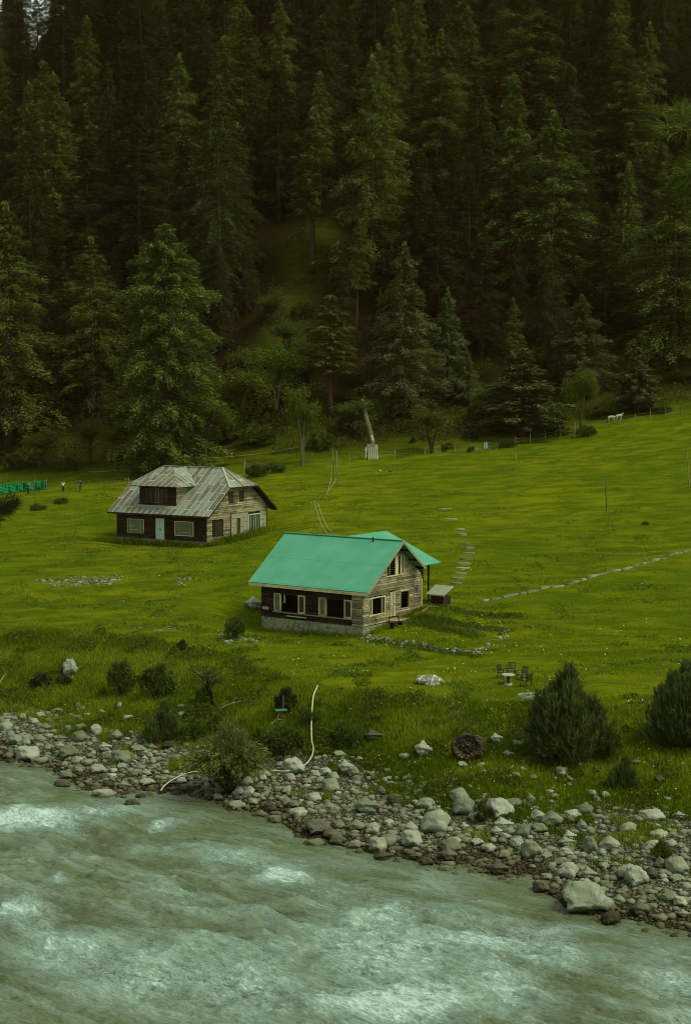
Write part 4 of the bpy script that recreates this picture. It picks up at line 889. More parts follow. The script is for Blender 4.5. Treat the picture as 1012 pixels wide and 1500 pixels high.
big = [
 (858, 1340, 88, 56, 'p', 'largest pale flat topped boulder at the water edge on the right', 4),
 (896, 1357, 34, 25, 'd', 'brown wet boulder standing in water just right of the largest pale boulder', 1),
 (793, 1311, 32, 24, 'd', 'dark wet boulder at the water edge just left of the largest pale boulder', 3),
 (833, 1288, 33, 27, 'g', 'blocky grey boulder directly above the largest pale boulder', 1),
 (862, 1288, 26, 19, 'g', 'low grey boulder above the right half of the largest pale boulder', 0),
 (778, 1260, 36, 34, 'g', 'tall rounded grey boulder left of the pale egg shaped one', 3),
 (864, 1254, 25, 34, 'p', 'pale egg shaped boulder standing upright among the right hand stones', 3),
 (932, 1302, 38, 40, 'p', 'broad pale leaning slab right of the largest pale boulder', 4),
 (936, 1344, 32, 27, 'd', 'brown boulder at the water edge below the broad leaning slab', 0),
 (640, 1222, 48, 38, 'p', 'blocky pale white topped boulder in the middle of the stone bank', 1),
 (552, 1250, 32, 27, 'g', 'round greenish boulder at the water edge above a darker flat one', 3),
 (560, 1263, 33, 19, 'd', 'flat dark boulder lying in the water below a round greenish one', 0),
 (465, 1224, 46, 28, 'd', 'large brownish boulder at the water edge below the end of the white hose', 4),
 (461, 1243, 34, 19, 'g', 'low grey boulder in the water under the large brownish one', 5),
 (429, 1136, 37, 29, 'p', 'smooth pale boulder touched by the white hose', 3),
 (536, 1194, 46, 28, 'p', 'broad pale boulder in the stone bank halfway between hose and blocky white one', 0),
 (39, 1117, 40, 27, 'p', 'pale domed boulder at the river on the far left', 3),
 (60, 1119, 32, 13, 'g', 'flat stone just right of the pale domed boulder on the far left', 5),
 (101, 1112, 38, 24, 'g', 'slanted grey boulder on the left stone bank right of the pale domed one', 4),
 (176, 1121, 34, 25, 'g', 'wide rounded grey boulder in the middle of the left stone bank', 3),
 (153, 1170, 40, 19, 'p', 'flat pale stone at the water edge in the left bay', 5),
 (193, 1193, 26, 16, 'd', 'dark stone standing in the rapids left of the willow bush', 4),
 (103, 992, 26, 32, 'p', 'pointed pale rock standing upright on the grassy bank at left', 4),
 (619, 1109, 32, 26, 'g', 'rounded pale boulder in the grass left of the dark root ball', 0),
 (592, 1112, 19, 12, 'g', 'small grey boulder in the grass left of a bigger rounded one', 5),
 (546, 1085, 34, 17, 'd', 'flat mossy boulder on the bank right of the hose', 0),
 (726, 1089, 24, 16, 'g', 'oval boulder in the grass right of the dark root ball', 0),
 (757, 1094, 18, 11, 'g', 'small oval boulder in the grass just left of the big pine shrub', 3),
 (822, 1139, 21, 18, 'g', 'rounded boulder at the foot of the big pine shrub', 3),
 (680, 1195, 36, 30, 'p', 'pale mottled boulder at the upper edge of the stone bank right of centre', 1),
 (732, 1200, 46, 36, 'g', 'large lichen mottled boulder behind a leafy plant on the stone bank', 4),
 (747, 1184, 44, 15, 'g', 'long flat boulder where the stones meet the grass, below the pine shrub', 2),
 (767, 1227, 25, 22, 'p', 'pale squarish boulder in the stones under the long flat one', 1),
 (921, 1221, 28, 18, 'p', 'whitish boulder high on the right stone bank', 1),
 (954, 1203, 42, 19, 'g', 'long low boulder at the grass edge on the far right', 2),
 (659, 1250, 34, 22, 'g', 'oblong grey boulder at the water edge below the blocky white one', 2),
 (396, 1193, 23, 19, 'd', 'round reddish brown stone near the water right of the willow bush', 3),
 (347, 1188, 32, 18, 'g', 'lumpy grey boulder at the water under the willow bush', 4),
 (838, 1200, 28, 15, 'p', 'bluish white slanting stone under the big pine shrub', 2),
 (372, 893, 36, 20, 'p', 'pale boulder behind the left end of the green roofed house', 0),
]
for b in big: rock(*b[:5], label=b[5], var=b[6])
LAB = [('left', 'grey river stone in the left bay between meadow and rapids', 'stones of the left bay'), ('mid', 'grey river stone in the band of stones between willow bush and pale blocky boulder', 'stones of the middle bank'), ('right', 'grey river stone on the wide right part of the stone bank', 'stones of the right bank')]
GR = [(118,1070,20,13),(143,1078,18,14),(8,1073,24,22),(20,1092,28,20),(13,1112,18,12),(153,1102,24,16),(203,1103,30,14),(128,1121,20,12),(144,1134,30,17),(97,1142,26,14),(91,1157,28,14),(181,1158,26,16),(215,1152,28,14),(250,1097,24,13),(259,1116,18,12),(218,1113,14,14),(287,1112,20,12),(461,1139,20,12),(488,1144,18,14),(518,1139,22,18),(460,1176,24,16),(497,1109,22,11),(525,1115,14,8),(381,1198,28,12),(379,1160,22,14),(495,1215,22,15),(521,1217,30,18),(480,1190,22,18),(437,1197,30,18),(521,1244,24,14),(570,1240,28,24),(600,1222,30,20),(652,1279,26,12),(557,1167,18,18),(578,1180,30,14),(745,1223,20,14),(776,1180,16,20),(851,1216,17,17),(995,1200,26,12),(967,1272,20,17),(952,1287,22,17),(991,1294,28,16),(829,1256,24,16),(739,1259,20,15),(715,1249,24,18),(754,1139,18,9),(867,1168,15,13),(886,1171,15,14),(965,1147,17,13),(930,1119,18,8),(743,1109,22,11),(767,1119,12,8),(677,1124,18,10),(600,1150,14,8),(800,1290,20,12),(818,1268,20,12),(885,1275,20,14),(905,1262,18,12),(880,1310,20,12),(905,1325,24,16),(980,1320,30,14),(1000,1345,24,14),(968,1350,22,14),(700,1280,14,10)]
def zone_of(px): return LAB[0] if px < 330 else (LAB[1] if px < 655 else LAB[2])
for (x_, y_, w_, h_) in GR:
    z_ = zone_of(x_); rock(x_, y_, w_, h_, random.choice('gggpd'), label=z_[1], group=z_[2], name='river_stone', cat='stone')
rg = random.Random(5); cnt = len(GR); tries = 0
while cnt < 262 and tries < 9000:
    tries += 1; px = rg.uniform(-5, 1015)
    e = np.interp(px, [0, 60, 150, 290, 400, 560, 780, 900, 1012], [1118, 1122, 1168, 1165, 1200, 1262, 1290, 1352, 1375]); t_ = np.interp(px, [0, 90, 200, 300, 400, 520, 640, 760, 1012], [1040, 1055, 1085, 1110, 1120, 1128, 1165, 1188, 1192])
    py = t_ + (e - t_ + 8) * rg.random() ** 1.0
    p = at(px, py, 50); w_ = rg.choice([10, 12, 14, 17, 20, 24, 30, 36] if px > 430 else [10, 12, 13, 15, 17, 20, 24]) * (p.y and 1); s = F / p.y; r = w_ / s / 2
    if any((p.x - a) ** 2 + (p.y - b) ** 2 < ((r + c) * .74) ** 2 for a, b, c in PTS): continue
    z_ = zone_of(px); rock(px, py, w_, w_ * rg.uniform(.5, .8), ('d' if e - py < 16 and rg.random() < .7 else rg.choice('gggggpp')), label=z_[1], group=z_[2], name='river_stone', at3=p, cat='stone'); cnt += 1
# stones lying in the grass above the shingle
for k in range(34):
    px = rg.uniform(560, 1010); py = rg.uniform(1120, 1180)
    rock(px, py, rg.uniform(7, 15), rg.uniform(5, 9), 'g', label='small stone half sunk in the flowery grass above the right stone bank', group='stones in the grass of the right bank', name='river_stone', cat='stone', var=rg.randrange(7))
for k in range(16):
    px = rg.uniform(60, 280); py = rg.uniform(1035, 1075)
    rock(px, py, rg.uniform(7, 18), rg.uniform(5, 9), 'g', label='small stone half sunk in the grass above the left bay', group='stones in the grass of the left bank', name='river_stone', cat='stone')
# countless cobbles between them: one mesh
def pebble_field(name, n, sampler, rlo, rhi, mat, label, cat, seed=3, flat=.6, lift=.1):
    rng = np.random.default_rng(seed); phi = (1 + 5 ** .5) / 2
    ico = np.array([(-1, phi, 0), (1, phi, 0), (-1, -phi, 0), (1, -phi, 0), (0, -1, phi), (0, 1, phi), (0, -1, -phi), (0, 1, -phi), (phi, 0, -1), (phi, 0, 1), (-phi, 0, -1), (-phi, 0, 1)]) / 1.9
    fc = np.array([(0, 11, 5), (0, 5, 1), (0, 1, 7), (0, 7, 10), (0, 10, 11), (1, 5, 9), (5, 11, 4), (11, 10, 2), (10, 7, 6), (7, 1, 8), (3, 9, 4), (3, 4, 2), (3, 2, 6), (3, 6, 8), (3, 8, 9), (4, 9, 5), (2, 4, 11), (6, 2, 10), (8, 6, 7), (9, 8, 1)])
    x, y = sampler(rng, n); n = len(x); z = hgt(x, y); r = rlo + (rhi - rlo) * rng.random(n) ** 2.2
    V = ico[None] * (r[:, None, None] * rng.uniform(.8, 1.3, (n, 12, 1))); V[:, :, 2] *= flat; a = rng.uniform(0, 6.28, n); c, s = np.cos(a)[:, None], np.sin(a)[:, None]
    X = V[:, :, 0] * 1.25 * c - V[:, :, 1] * s + x[:, None]; Yy = V[:, :, 0] * 1.25 * s + V[:, :, 1] * c + y[:, None]; Zz = V[:, :, 2] + (z + r * lift)[:, None]
    v = np.stack([X, Yy, Zz], 2).reshape(-1, 3); f = (fc[None] + (np.arange(n) * 12)[:, None, None]).reshape(-1)
    me = npmesh(name, v, 3, f, mat, True, {'rnd': np.repeat(rng.random(n), 12)})
    return tag(link(name, me), label, cat, kind='stuff')
def mat_pebble():
    m = NM('cobbles'); r = m.attr('rnd'); c = m.ramp(r, [(0, (.08, .075, .045)), (.3, (.165, .18, .12)), (.6, (.235, .265, .19)), (.85, (.18, .18, .12)), (1, (.36, .42, .33))])
    geo = m.n('ShaderNodeNewGeometry'); sp = m.n('ShaderNodeSeparateXYZ'); m.l(geo.outputs['Position'], sp.inputs[0])
    wr = m.n('ShaderNodeMapRange'); m.l(sp.outputs[2], wr.inputs[0]); wr.inputs[1].default_value = .12; wr.inputs[2].default_value = .42; wr.inputs[3].default_value = 1; wr.inputs[4].default_value = 0
    c = m.mix(wr.outputs[0], c, m.mix(1.0, c, (.42, .36, .26), 'MULTIPLY')); m.color(m.mix(m.math('MULTIPLY', m.noise(m.coord(), 9, 4), .5), c, (.07, .065, .035))); return m.m
MP = mat_pebble()
def beach_s(rng, n):
    x = rng.uniform(-34, 36, n); ye = np.interp(x, *EDGE); yb = np.interp(x, *BTOP); t = rng.beta(1.1, 1.2, n) * 1.16 - .1; y = ye + t * (yb - ye + 1.0); k = fbm(x / 2.2, y / 2.2, 29, 3) > -.12 - .3 * rng.random(n); return x[k], y[k]
pebble_field('cobbles', 10500, beach_s, .06, .26, MP, 'small grey and brown cobbles filling the river bank between larger stones', 'cobbles')

# rubble heaps in the meadow and the loose stones edging the beds
def rubble(px, py, rx, ry, n, label, seed, r=(.08, .26), mat=None):
    c = at(px, py); s = F / c.y
    dep = (at(px, py - ry).y - at(px, py + ry).y) / 2
    def sm(rng, n): 
        a = rng.uniform(0, 6.28, n); q = rng.random(n) ** .5; return c.x + np.cos(a) * q * rx / s * (1 + .2 * np.sin(3 * a)), c.y + np.sin(a) * q * dep
    return pebble_field('rubble', n, sm, r[0], r[1], mat or MP, label, 'rubble', seed, .6, .02)
rubble(108, 851, 54, 7, 150, 'loose pale rubble lying on the slope at far left below the tin roofed house', 1)
rubble(157, 852, 20, 8, 70, 'smaller patch of pale rubble on the slope under the tin roofed house', 2)
rubble(268, 850, 12, 7, 22, 'few pale stones on the slope right of the rubble patches', 3)
rubble(350, 935, 30, 7, 60, 'heap of pale stones in the grass left of the stone plinth', 4)
rubble(245, 921, 22, 3, 34, 'scatter of white stones on the lawn left of the green roofed house', 5, (.06, .16))
rubble(200, 921, 14, 3, 12, 'few white stones on the lawn at the top of the left bank', 6, (.06, .14))
rubble(710, 658, 26, 4, 40, 'pale stones at the top edge of the meadow below the spreading pine', 7, (.12, .3))
def stone_line(pix, n, wd, label, seed, r=(.08, .2)):
    P = [at(*q) for q in pix]; L = [0]
    for a, b in zip(P[:-1], P[1:]): L.append(L[-1] + (b - a).length)
    def sm(rng, n):
        t = rng.uniform(0, L[-1], n); return np.interp(t, L, [p.x for p in P]) + rng.normal(0, wd, n), np.interp(t, L, [p.y for p in P]) + rng.normal(0, wd * 1.6, n)
    return pebble_field('stone_edging', n, sm, r[0], r[1], MP, label, 'stone edging', seed, .8, .3)
stone_line([(532, 936), (600, 944), (660, 955), (696, 957), (716, 945)], 170, .3, 'row of small stones edging the nearest garden bed', 11)
stone_line([(700, 917), (742, 925), (727, 936)], 34, .3, 'short row of small stones at the end of the middle garden bed', 12)

# the stone edged ditch across the meadow and the stepping stones
def slab_stone(rngs, w, d, h):
    m = MB(); n = 7; top = []; bot = []
    for k in range(n):
        a = 2 * pi * k / n + rngs.uniform(-.2, .2); rr = rngs.uniform(.8, 1.1); top.append((cos(a) * w / 2 * rr, sin(a) * d / 2 * rr, h)); bot.append((cos(a) * w / 2 * rr * 1.05, sin(a) * d / 2 * rr * 1.05, -.2))
    m.poly(top); 
    for k in range(n): m.poly([bot[k], bot[(k + 1) % n], top[(k + 1) % n], top[k]])
    return m
M_flag = mat_rock('flagstone', (.18, .18, .115), (.27, .28, .19), (.10, .09, .045), False)
rs = random.Random(9)
ss = [(652, 746, 22), (660, 761, 20), (674, 776, 14), (676, 783, 13), (682, 797, 16), (687, 803, 16), (686, 811, 18), (683, 819, 18), (679, 826, 20), (678, 833, 20), (675, 841, 20), (672, 848, 20), (669, 855, 15)]
for i, (px, py, w_) in enumerate(ss):
    p = at(px, py); s = F / p.y; o = slab_stone(rs, w_ / s * 1.1, .95, .10).build('stepping_stone', M_flag, None, False, (p.x, p.y, p.z + .02), rs.uniform(-.15, .15))
    lab = 'grey slab in the curved run of stepping stones right of the green roofed house' if i > 3 else ['lone grey slab furthest up the meadow above the stepping stones', 'second lone grey slab up the meadow above the stepping stones', 'upper of two close grey slabs at the top of the stepping stones', 'lower of two close grey slabs at the top of the stepping stones'][i]
    tag(o, lab, 'stepping stone', 'stepping stones up the meadow')
path = [(708, 881), (740, 875), (790, 864), (840, 855), (880, 842), (930, 829), (975, 818), (1020, 803), (1060, 790)]
P = [at(*q) for q in path]; L = [0]
for a, b in zip(P[:-1], P[1:]): L.append(L[-1] + (b - a).length)
t_ = 0.3
while t_ < L[-1]:
    x = float(np.interp(t_, L, [p.x for p in P])); y = float(np.interp(t_, L, [p.y for p in P])); ln = rs.uniform(.6, 1.5)
    dx = float(np.interp(t_ + .5, L, [p.x for p in P])) - x; dy = float(np.interp(t_ + .5, L, [p.y for p in P])) - y
    m = slab_stone(rs, ln, .42, .09 + .05 * rs.random()); o = m.build('edging_stone', M_flag, None, False, (x, y + rs.uniform(-.06, .06), h1(x, y)), math.atan2(dy, dx) + rs.uniform(-.1, .1))
    tag(o, 'long grey kerb stone in the diagonal line crossing the meadow to the right edge', 'edging stone', 'stones of the diagonal line across the meadow'); t_ += ln * rs.uniform(.8, 1.05)

# ------------------------------------------------------------------ shrubs of the bank
def shr(key, H0, R0, bx, by, ty, wpx, label, name='shrub', cat='shrub', wide=1.0, group=None):
    p = at(bx, by); s = F / p.y; H = (by - ty) / s; W = wpx / s / 2
    return plant(name, key, (p.x, p.y + W * .3, h1(p.x, p.y + W * .3) - .1), (W / R0, W / R0 * wide, H / H0), label, cat, group)
def needle_shrub(seed, H, Rr, n, mat, ln=.34, wd=.035, prof=None, up=.75):
    """young pine: brushes of long needles at the ends of many upturned shoots"""
    rng = np.random.default_rng(seed); m = MB(); C = []; D = []; W = []
    for k in range(n):
        t = rng.uniform(.03, 1) ** 1.0; az = rng.uniform(0, 6.28); R1 = Rr * (prof(t) if prof else (1 - t) ** .7) * (1 + .30 * math.sin(az * 3 + seed) * math.sin(t * 8) + .18 * math.sin(az * 7 + 2 * seed) * math.sin(t * 17 + az * 2)) * (rng.uniform(.4, 1.05) if rng.random() < .8 else rng.uniform(1.0, 1.38))
        c = np.array([cos(az) * R1, sin(az) * R1, H * t]); ax = np.array([cos(az) * (1 - t * .7), sin(az) * (1 - t * .7), up + t]); ax /= np.linalg.norm(ax)
        if k % 9 == 0: m.tube([(0, 0, H * max(t - .18, .0)), tuple(c * np.array([.6, .6, 1]) + np.array([0, 0, -.1])), tuple(c)], [.05, .03, .012], 4)
        q = 13; s = rng.uniform(0, .5, q)[:, None]; d = ax[None] + rng.normal(0, .36, (q, 3)); C.append(c[None] + ax[None] * s * 1.5 + d * ln * .35); D.append(d)
    C = np.concatenate(C); D = np.concatenate(D)
    m.tube([(0, 0, -.4), (0, 0, H * .5), (0, 0, H * .96)], [.11, .07, .02], 6)
    me = bpy.data.meshes.new('stems'); me.from_pydata(m.v, [], m.f); me.materials.append(M_bark)
    return (me, card_mesh('foliage', cards(C, D, ln, wd, rng, 1.0), mat))
def multi(seed, H, Rr, nl, n, ln, wd):
    """pine thicket: several leaders of unequal height grown together"""
    rng = np.random.default_rng(seed); V = []; SV = []; SF = []; prof = lambda t: (.75 + .8 * t if t < .3 else (1 - t) ** .42 * 1.1)
    for k in range(nl):
        az = 6.283 * k / nl + rng.uniform(-.4, .4); o = 0 if k == 0 else Rr * rng.uniform(.3, .85); hh = H if k == 0 else H * (1.0 - .35 * (o / Rr) ** 1.5) * rng.uniform(.62, .98); rr = Rr * (.40 if k == 0 else rng.uniform(.24, .42))
        s_, f_ = needle_shrub(seed * 10 + k, hh, rr, int(n * (hh * rr) / (H * Rr) * 1.5), M_ned, ln, wd, prof, .9)
        v = np.zeros(len(f_.vertices) * 3, np.float32); f_.vertices.foreach_get('co', v); v = v.reshape(-1, 3) + np.array([cos(az) * o, sin(az) * o, 0]); V.append(v)
        base = len(SV); SV += [(q.co.x + cos(az) * o, q.co.y + sin(az) * o, q.co.z) for q in s_.vertices]; SF += [tuple(base + i for i in pl.vertices) for pl in s_.polygons]
    me = bpy.data.meshes.new('stems'); me.from_pydata(SV, [], SF); me.materials.append(M_bark)
    return (me, card_mesh('foliage', np.concatenate(V), M_ned))
PR['needle'] = multi(51, 5.2, 2.7, 15, 900, .50, .055)
PR['needleb'] = multi(53, 5.2, 2.7, 14, 900, .50, .055)
PR['needle2'] = multi(52, 2.2, 1.4, 5, 520, .26, .045)
def willow(seed, H, Rr, mat):
    rng = np.random.default_rng(seed); m = MB(); C = []; D = []
    for k in range(300):
        az = rng.uniform(0, 6.28); sp = rng.random() ** .6; Hk = H * rng.uniform(.75, 1.05) * (1 - .4 * sp); out = Rr * sp; pts = []
        for i in range(6):
            t = i / 5; pts.append(np.array([cos(az) * out * t ** .8, sin(az) * out * t ** .8, Hk * (t ** .75) * (1.25 - .25 * t) - (.35 * Hk * t ** 3 * sp)]))
        if k % 4 == 0: m.tube([tuple(p) for p in pts], [.03, .026, .02, .015, .01, .005], 3)
        P_ = np.array(pts); q = 34; t = rng.uniform(.15, 1, q) * 5; i = np.minimum(t.astype(int), 4); f = (t - i)[:, None]; c = P_[i] * (1 - f) + P_[i + 1] * f; ax = P_[i + 1] - P_[i]; ax /= np.linalg.norm(ax, axis=1, keepdims=True)
        C.append(c + rng.normal(0, .07, (q, 3))); D.append(ax + rng.normal(0, .35, (q, 3)))
    me = bpy.data.meshes.new('stems'); me.from_pydata(m.v, [], m.f); me.materials.append(M_bark)
    return (me, card_mesh('foliage', cards(np.concatenate(C), np.concatenate(D), .30, .055, rng, 1.0), mat))
PR['willow'] = willow(61, 3.8, 2.6, M_wil)
PR['reed'] = willow(62, 2.0, 1.4, M_lea)
shr('needle', 5.3, 2.6, 833, 1114, 990, 108, 'large dense pine shrub on the bank right of chairs and fire ring', 'pine_shrub')
shr('needleb', 5.3, 2.6, 1008, 1098, 985, 92, 'pine shrub cut off by the right edge on the river bank', 'pine_shrub')
shr('needle2', 2.2, 1.4, 916, 1158, 1118, 40, 'small dark pine bush at the grass edge right of the large pine shrub', 'pine_shrub')
shr('willow', 3.3, 2.1, 336, 1170, 1056, 124, 'light olive willow bush leaning over the stones at the water', 'willow_bush')
shr('needle2', 2.2, 1.4, 241, 1090, 1042, 50, 'dense dark juniper bush above the left bay', 'juniper_bush')
shr('bush', 2.2, 1.6, 284, 1088, 1048, 44, 'leafy bush between the juniper and the willow bush')
shr('bush', 2.2, 1.6, 415, 1112, 1058, 72, 'dark spreading bush behind the smooth pale boulder')
shr('bushd', 1.7, 1.3, 418, 1042, 1004, 38, 'brownish dark bush on the bank above the little green table')
shr('bush2', 1.6, 1.8, 508, 1092, 1056, 56, 'low dark bush on the bank right of the white hose')
shr('bush', 2.2, 1.6, 228, 1024, 968, 62, 'broad bush on the left bank right of the upright thin bush')
shr('bush', 2.2, 1.6, 176, 1020, 962, 46, 'upright thin bush on the left bank right of the pointed pale rock')
shr('bushd', 1.7, 1.3, 60, 1008, 984, 40, 'low reddish dark bush left of the pointed pale rock')
shr('bushd', 1.7, 1.3, 92, 1004, 988, 30, 'small dark bush at the foot of the pointed pale rock')
shr('bushd', 1.7, 1.3, 266, 955, 935, 20, 'small dark bush at the top of the left bank')
shr('bush2', 1.6, 1.8, 292, 1048, 1032, 50, 'low leafy bush at the foot of the bare forked shrub')
shr('bush', 2.2, 1.6, 345, 938, 898, 36, 'light weedy bush in front of the left corner of the green roofed house')
shr('bush', 2.2, 1.6, 705, 1205, 1170, 26, 'leafy plant growing between the mottled boulders of the right bank')
shr('reed', 2.0, 1.4, 968, 1262, 1224, 34, 'light grassy clump among the stones at far right')
shr('reed', 2.0, 1.4, 318, 1075, 1040, 36, 'pale reedy clump behind the willow bush')
shr('reed', 2.0, 1.4, 380, 1104, 1062, 50, 'leggy green bush between the willow bush and the dark spreading bush')
shr('bush2', 1.6, 1.8, 455, 1060, 1040, 40, 'low weedy bush half hidden by the long white hose')
shr('bush2', 1.6, 1.8, 890, 1112, 1070, 50, 'low bush between the large pine shrub and the one at the right edge')
shr('bushl', 1.8, 1.5, 300, 1028, 1002, 30, 'pale leafy bush beside the bare forked shrub')
p = at(313, 1036); s = F / p.y
t = tree('bare_shrub', PR['bare'], (p.x, p.y, p.z - .1), (1, 1, 60 / s / 4 * 1.05), 2.2, 'open forked shrub with dark bare stems and few leaves on the left bank', 'shrub')
# dark bushes along the forest foot
FB = [(20,690,40,26),(60,680,44,30),(100,690,36,24),(300,668,60,30),(330,650,60,46),(380,655,60,34),(470,660,46,34),(510,640,50,36),(560,618,70,40),(600,632,40,22),(716,620,70,32),(690,645,36,20),(790,640,60,22),(745,655,26,16),(655,660,22,14),(880,612,54,20),(860,640,36,18),(960,606,44,14),(820,622,36,30),(905,560,30,20),(840,520,60,30),(1000,560,50,20),(210,700,50,26),(605,650,14,14),(720,600,40,24),(535,600,40,30),(435,600,36,30),(480,540,40,24),(350,560,56,40),(330,600,66,46),(445,470,40,24),(395,470,34,20),(375,700,36,20),(402,692,34,20)]
for i, (bx, by, wp, hp) in enumerate(FB):
    shr(['bush', 'bush2', 'bushl', 'bushd'][i % 4] if i % 5 else 'bush', 2.0, 1.6, bx, by, by - hp, wp, ('dark leafy bush at the shaded forest foot behind the tin roofed house' if bx < 430 else 'dark leafy bush at the shaded forest foot above the open meadow'), group='bushes along the forest foot ' + ('on the left' if bx < 430 else 'on the right'))
for (bx, by, wp, hp, lab) in [(55, 748, 26, 12, 'low weed clump in the meadow beneath the tall pole at far left'), (90, 738, 24, 11, 'low weed clump in the meadow under the person in white'), (945, 768, 12, 6, 'tiny dark weed clump alone in the meadow at right'), (690, 662, 12, 10, 'small dark bush at the top edge of the meadow left of the pale stones')]:
    shr('bush2', 1.6, 1.8, bx, by, by - hp, wp, lab, 'weed_clump', 'weeds')
def undergrowth(n, seed):
    rng = np.random.default_rng(seed); y = rng.uniform(222, 345, n); x = rng.uniform(-.27, .27, n) * y; z = hgt(x, y); yt = np.interp(x, _tp[:, 0], _tp[:, 1])
    c = clear_amt(x, y, z); lump = fbm(x / 4.5, y / 4.5, seed, 3); k = (y > yt + 2) & (lump > -.05 + .2 * rng.random(n)) & ((c > .25) | (y < yt + 34)) & (rng.random(n) < .25 + .75 * (lump > .12)); x, y, z, lump = x[k], y[k], z[k], lump[k]; n = len(x)
    C = np.column_stack([x, y, z + rng.random(n) * (.3 + 4.2 * np.clip(lump, 0, 1))]); D = rng.normal(0, 1, (n, 3)); D[:, 2] = abs(D[:, 2])
    return tag(link('undergrowth', card_mesh('undergrowth', cards(C, D, .42, .22, rng, 1.2), M_under)), 'scrub and ferns covering the open ground at the foot of the forest and in its gap', 'undergrowth', kind='stuff')
M_under = mat_leaf('undergrowth_leaf', (.038, .046, .008), (.085, .10, .014), .2, .2, 0)
undergrowth(260000, 44)
def bank_weeds(n, seed):
    rng = np.random.default_rng(seed); x, y = bank_s(rng, n); lump = fbm(x / 1.8, y / 1.8, seed, 3); k = lump > .22; x, y, lump = x[k], y[k], lump[k]; n = len(x); z = hgt(x, y)
    C = np.column_stack([x, y, z + rng.random(n) * (.15 + 1.3 * (lump - .2))]); D = rng.normal(0, 1, (n, 3)); D[:, 2] = abs(D[:, 2])
    return tag(link('bank_weeds', card_mesh('bank_weeds', cards(C, D, .20, .10, rng, 1.2), M_lea)), 'low leafy weeds in patches all over the river bank', 'weeds', kind='stuff')
# garden beds: banks of weeds and rough stones
bed = [((545, 938), (700, 962), 'weedy nearest garden bed below the porch steps'), ((610, 905), (740, 924), 'weedy middle garden bed in front of the porch steps'), ((640, 890), (762, 904), 'weedy far garden bed beside the porch'), ((600, 912), (700, 932), 'thin weedy strip between the two nearer garden beds')]
def weeds(a, b, label, seed, n=5200, wd=.4, hh=.42, mat=None):
    rng = np.random.default_rng(seed); n = 2600; hh = .26; A = at(*a); B = at(*b); t = rng.random(n); lump = .5 + .5 * fbm(t * 14, t * 0 + seed, seed, 2)
    x = A.x + (B.x - A.x) * t + rng.normal(0, wd, n); y = A.y + (B.y - A.y) * t + rng.normal(0, wd * 1.2, n); z = hgt(x, y)
    C = np.column_stack([x, y, z + rng.random(n) * hh * lump]); D = rng.normal(0, .6, (n, 3)); D[:, 2] = 1
    return tag(link('garden_bed', card_mesh('garden_bed', cards(C, D, .2, .10, rng, 1.5), mat or M_lea)), label, 'garden bed')
for i, (a, b, l) in enumerate(bed): weeds(a, b, l, 70 + i)

# ------------------------------------------------------------------ grass and flowers (nobody could count them)
def blades(name, n, sampler, hlo, hhi, wd, mat, label, seed, lean=.35):
    rng = np.random.default_rng(seed); x, y = sampler(rng, n); n = len(x); z = hgt(x, y)
    cl = .5 + .5 * fbm(x / 1.6, y / 1.6, seed, 3); h = (hlo + (hhi - hlo) * rng.random(n)) * (.45 + 1.1 * np.clip(cl, 0, 1)); a = rng.uniform(0, 6.28, n); w_ = wd * rng.uniform(.6, 1.4, n)
    L = rng.normal(0, lean, (n, 2)) * h[:, None]; c = np.cos(a) * w_; s = np.sin(a) * w_
    v = np.stack([np.column_stack([x - c, y - s, z - .03]), np.column_stack([x + c, y + s, z - .03]), np.column_stack([x + L[:, 0], y + L[:, 1], z + h])], 1).reshape(-1, 3)
    me = npmesh(name, v, 3, np.arange(3 * n), mat, False, {'rnd': np.repeat(rng.random(n), 3), 'lump': np.repeat(fbm(x / 5, y / 4, 77, 3), 3)})
    return tag(link(name, me), label, 'grass', kind='stuff')
def mat_grass(name, a, b, c_):
    m = NM(name); r = m.attr('rnd'); l = m.attr('lump'); c = m.mix(r, a, b); c = m.mix(m.ramp(m.math('ADD', m.math('MULTIPLY', l, .8), .5), [(.35, 0), (.75, 1)]), c, c_)
    m.color(c); m.b.inputs['Specular IOR Level'].default_value = .03; tr = m.n('ShaderNodeBsdfTranslucent'); m.l(c, tr.inputs[0]); mx = m.n('ShaderNodeMixShader'); mx.inputs[0].default_value = .3
    m.l(m.b.outputs[0], mx.inputs[1]); m.l(tr.outputs[0], mx.inputs[2]); m.l(mx.outputs[0], m.out.inputs[0]); return m.m
MG1 = mat_grass('bank_grass', (.058, .092, .004), (.120, .168, .006), (.19, .235, .012)); MG2 = mat_grass('meadow_grass', (.115, .165, .004), (.18, .222, .006), (.24, .26, .010))
def inhouse(x, y):
    dx = x - 1.4; dy = y - 119; a = dx * .814 - dy * .581; b = dx * .581 + dy * .814; m1 = (a > -10.5) & (a < .1) & (b > -.1) & (b < 8.8)
    dx = x + 14.9; dy = y - 161; a = dx * .859 - dy * .511; b = dx * .511 + dy * .859; return m1 | ((a > -12.5) & (a < .1) & (b > -.1) & (b < 11.6))
def bank_s(rng, n):
    x = rng.uniform(-35, 34, n); yb = np.interp(x, *BTOP); yc = np.interp(x, *CREST); t = rng.uniform(-.12, 1.06, n); y = yb + t * (yc - yb); k = (t > .05) | (fbm(x / 2, y / 2, 8) > .1); return x[k], y[k]
def beachgrass_s(rng, n):
    x = rng.uniform(-35, 34, n); ye = np.interp(x, *EDGE); yb = np.interp(x, *BTOP); t = rng.uniform(.35, 1.1, n) ** .7; y = ye + t * (yb - ye); k = fbm(x / 1.7, y / 1.7, 38, 2) + .35 * t > .42; return x[k], y[k]
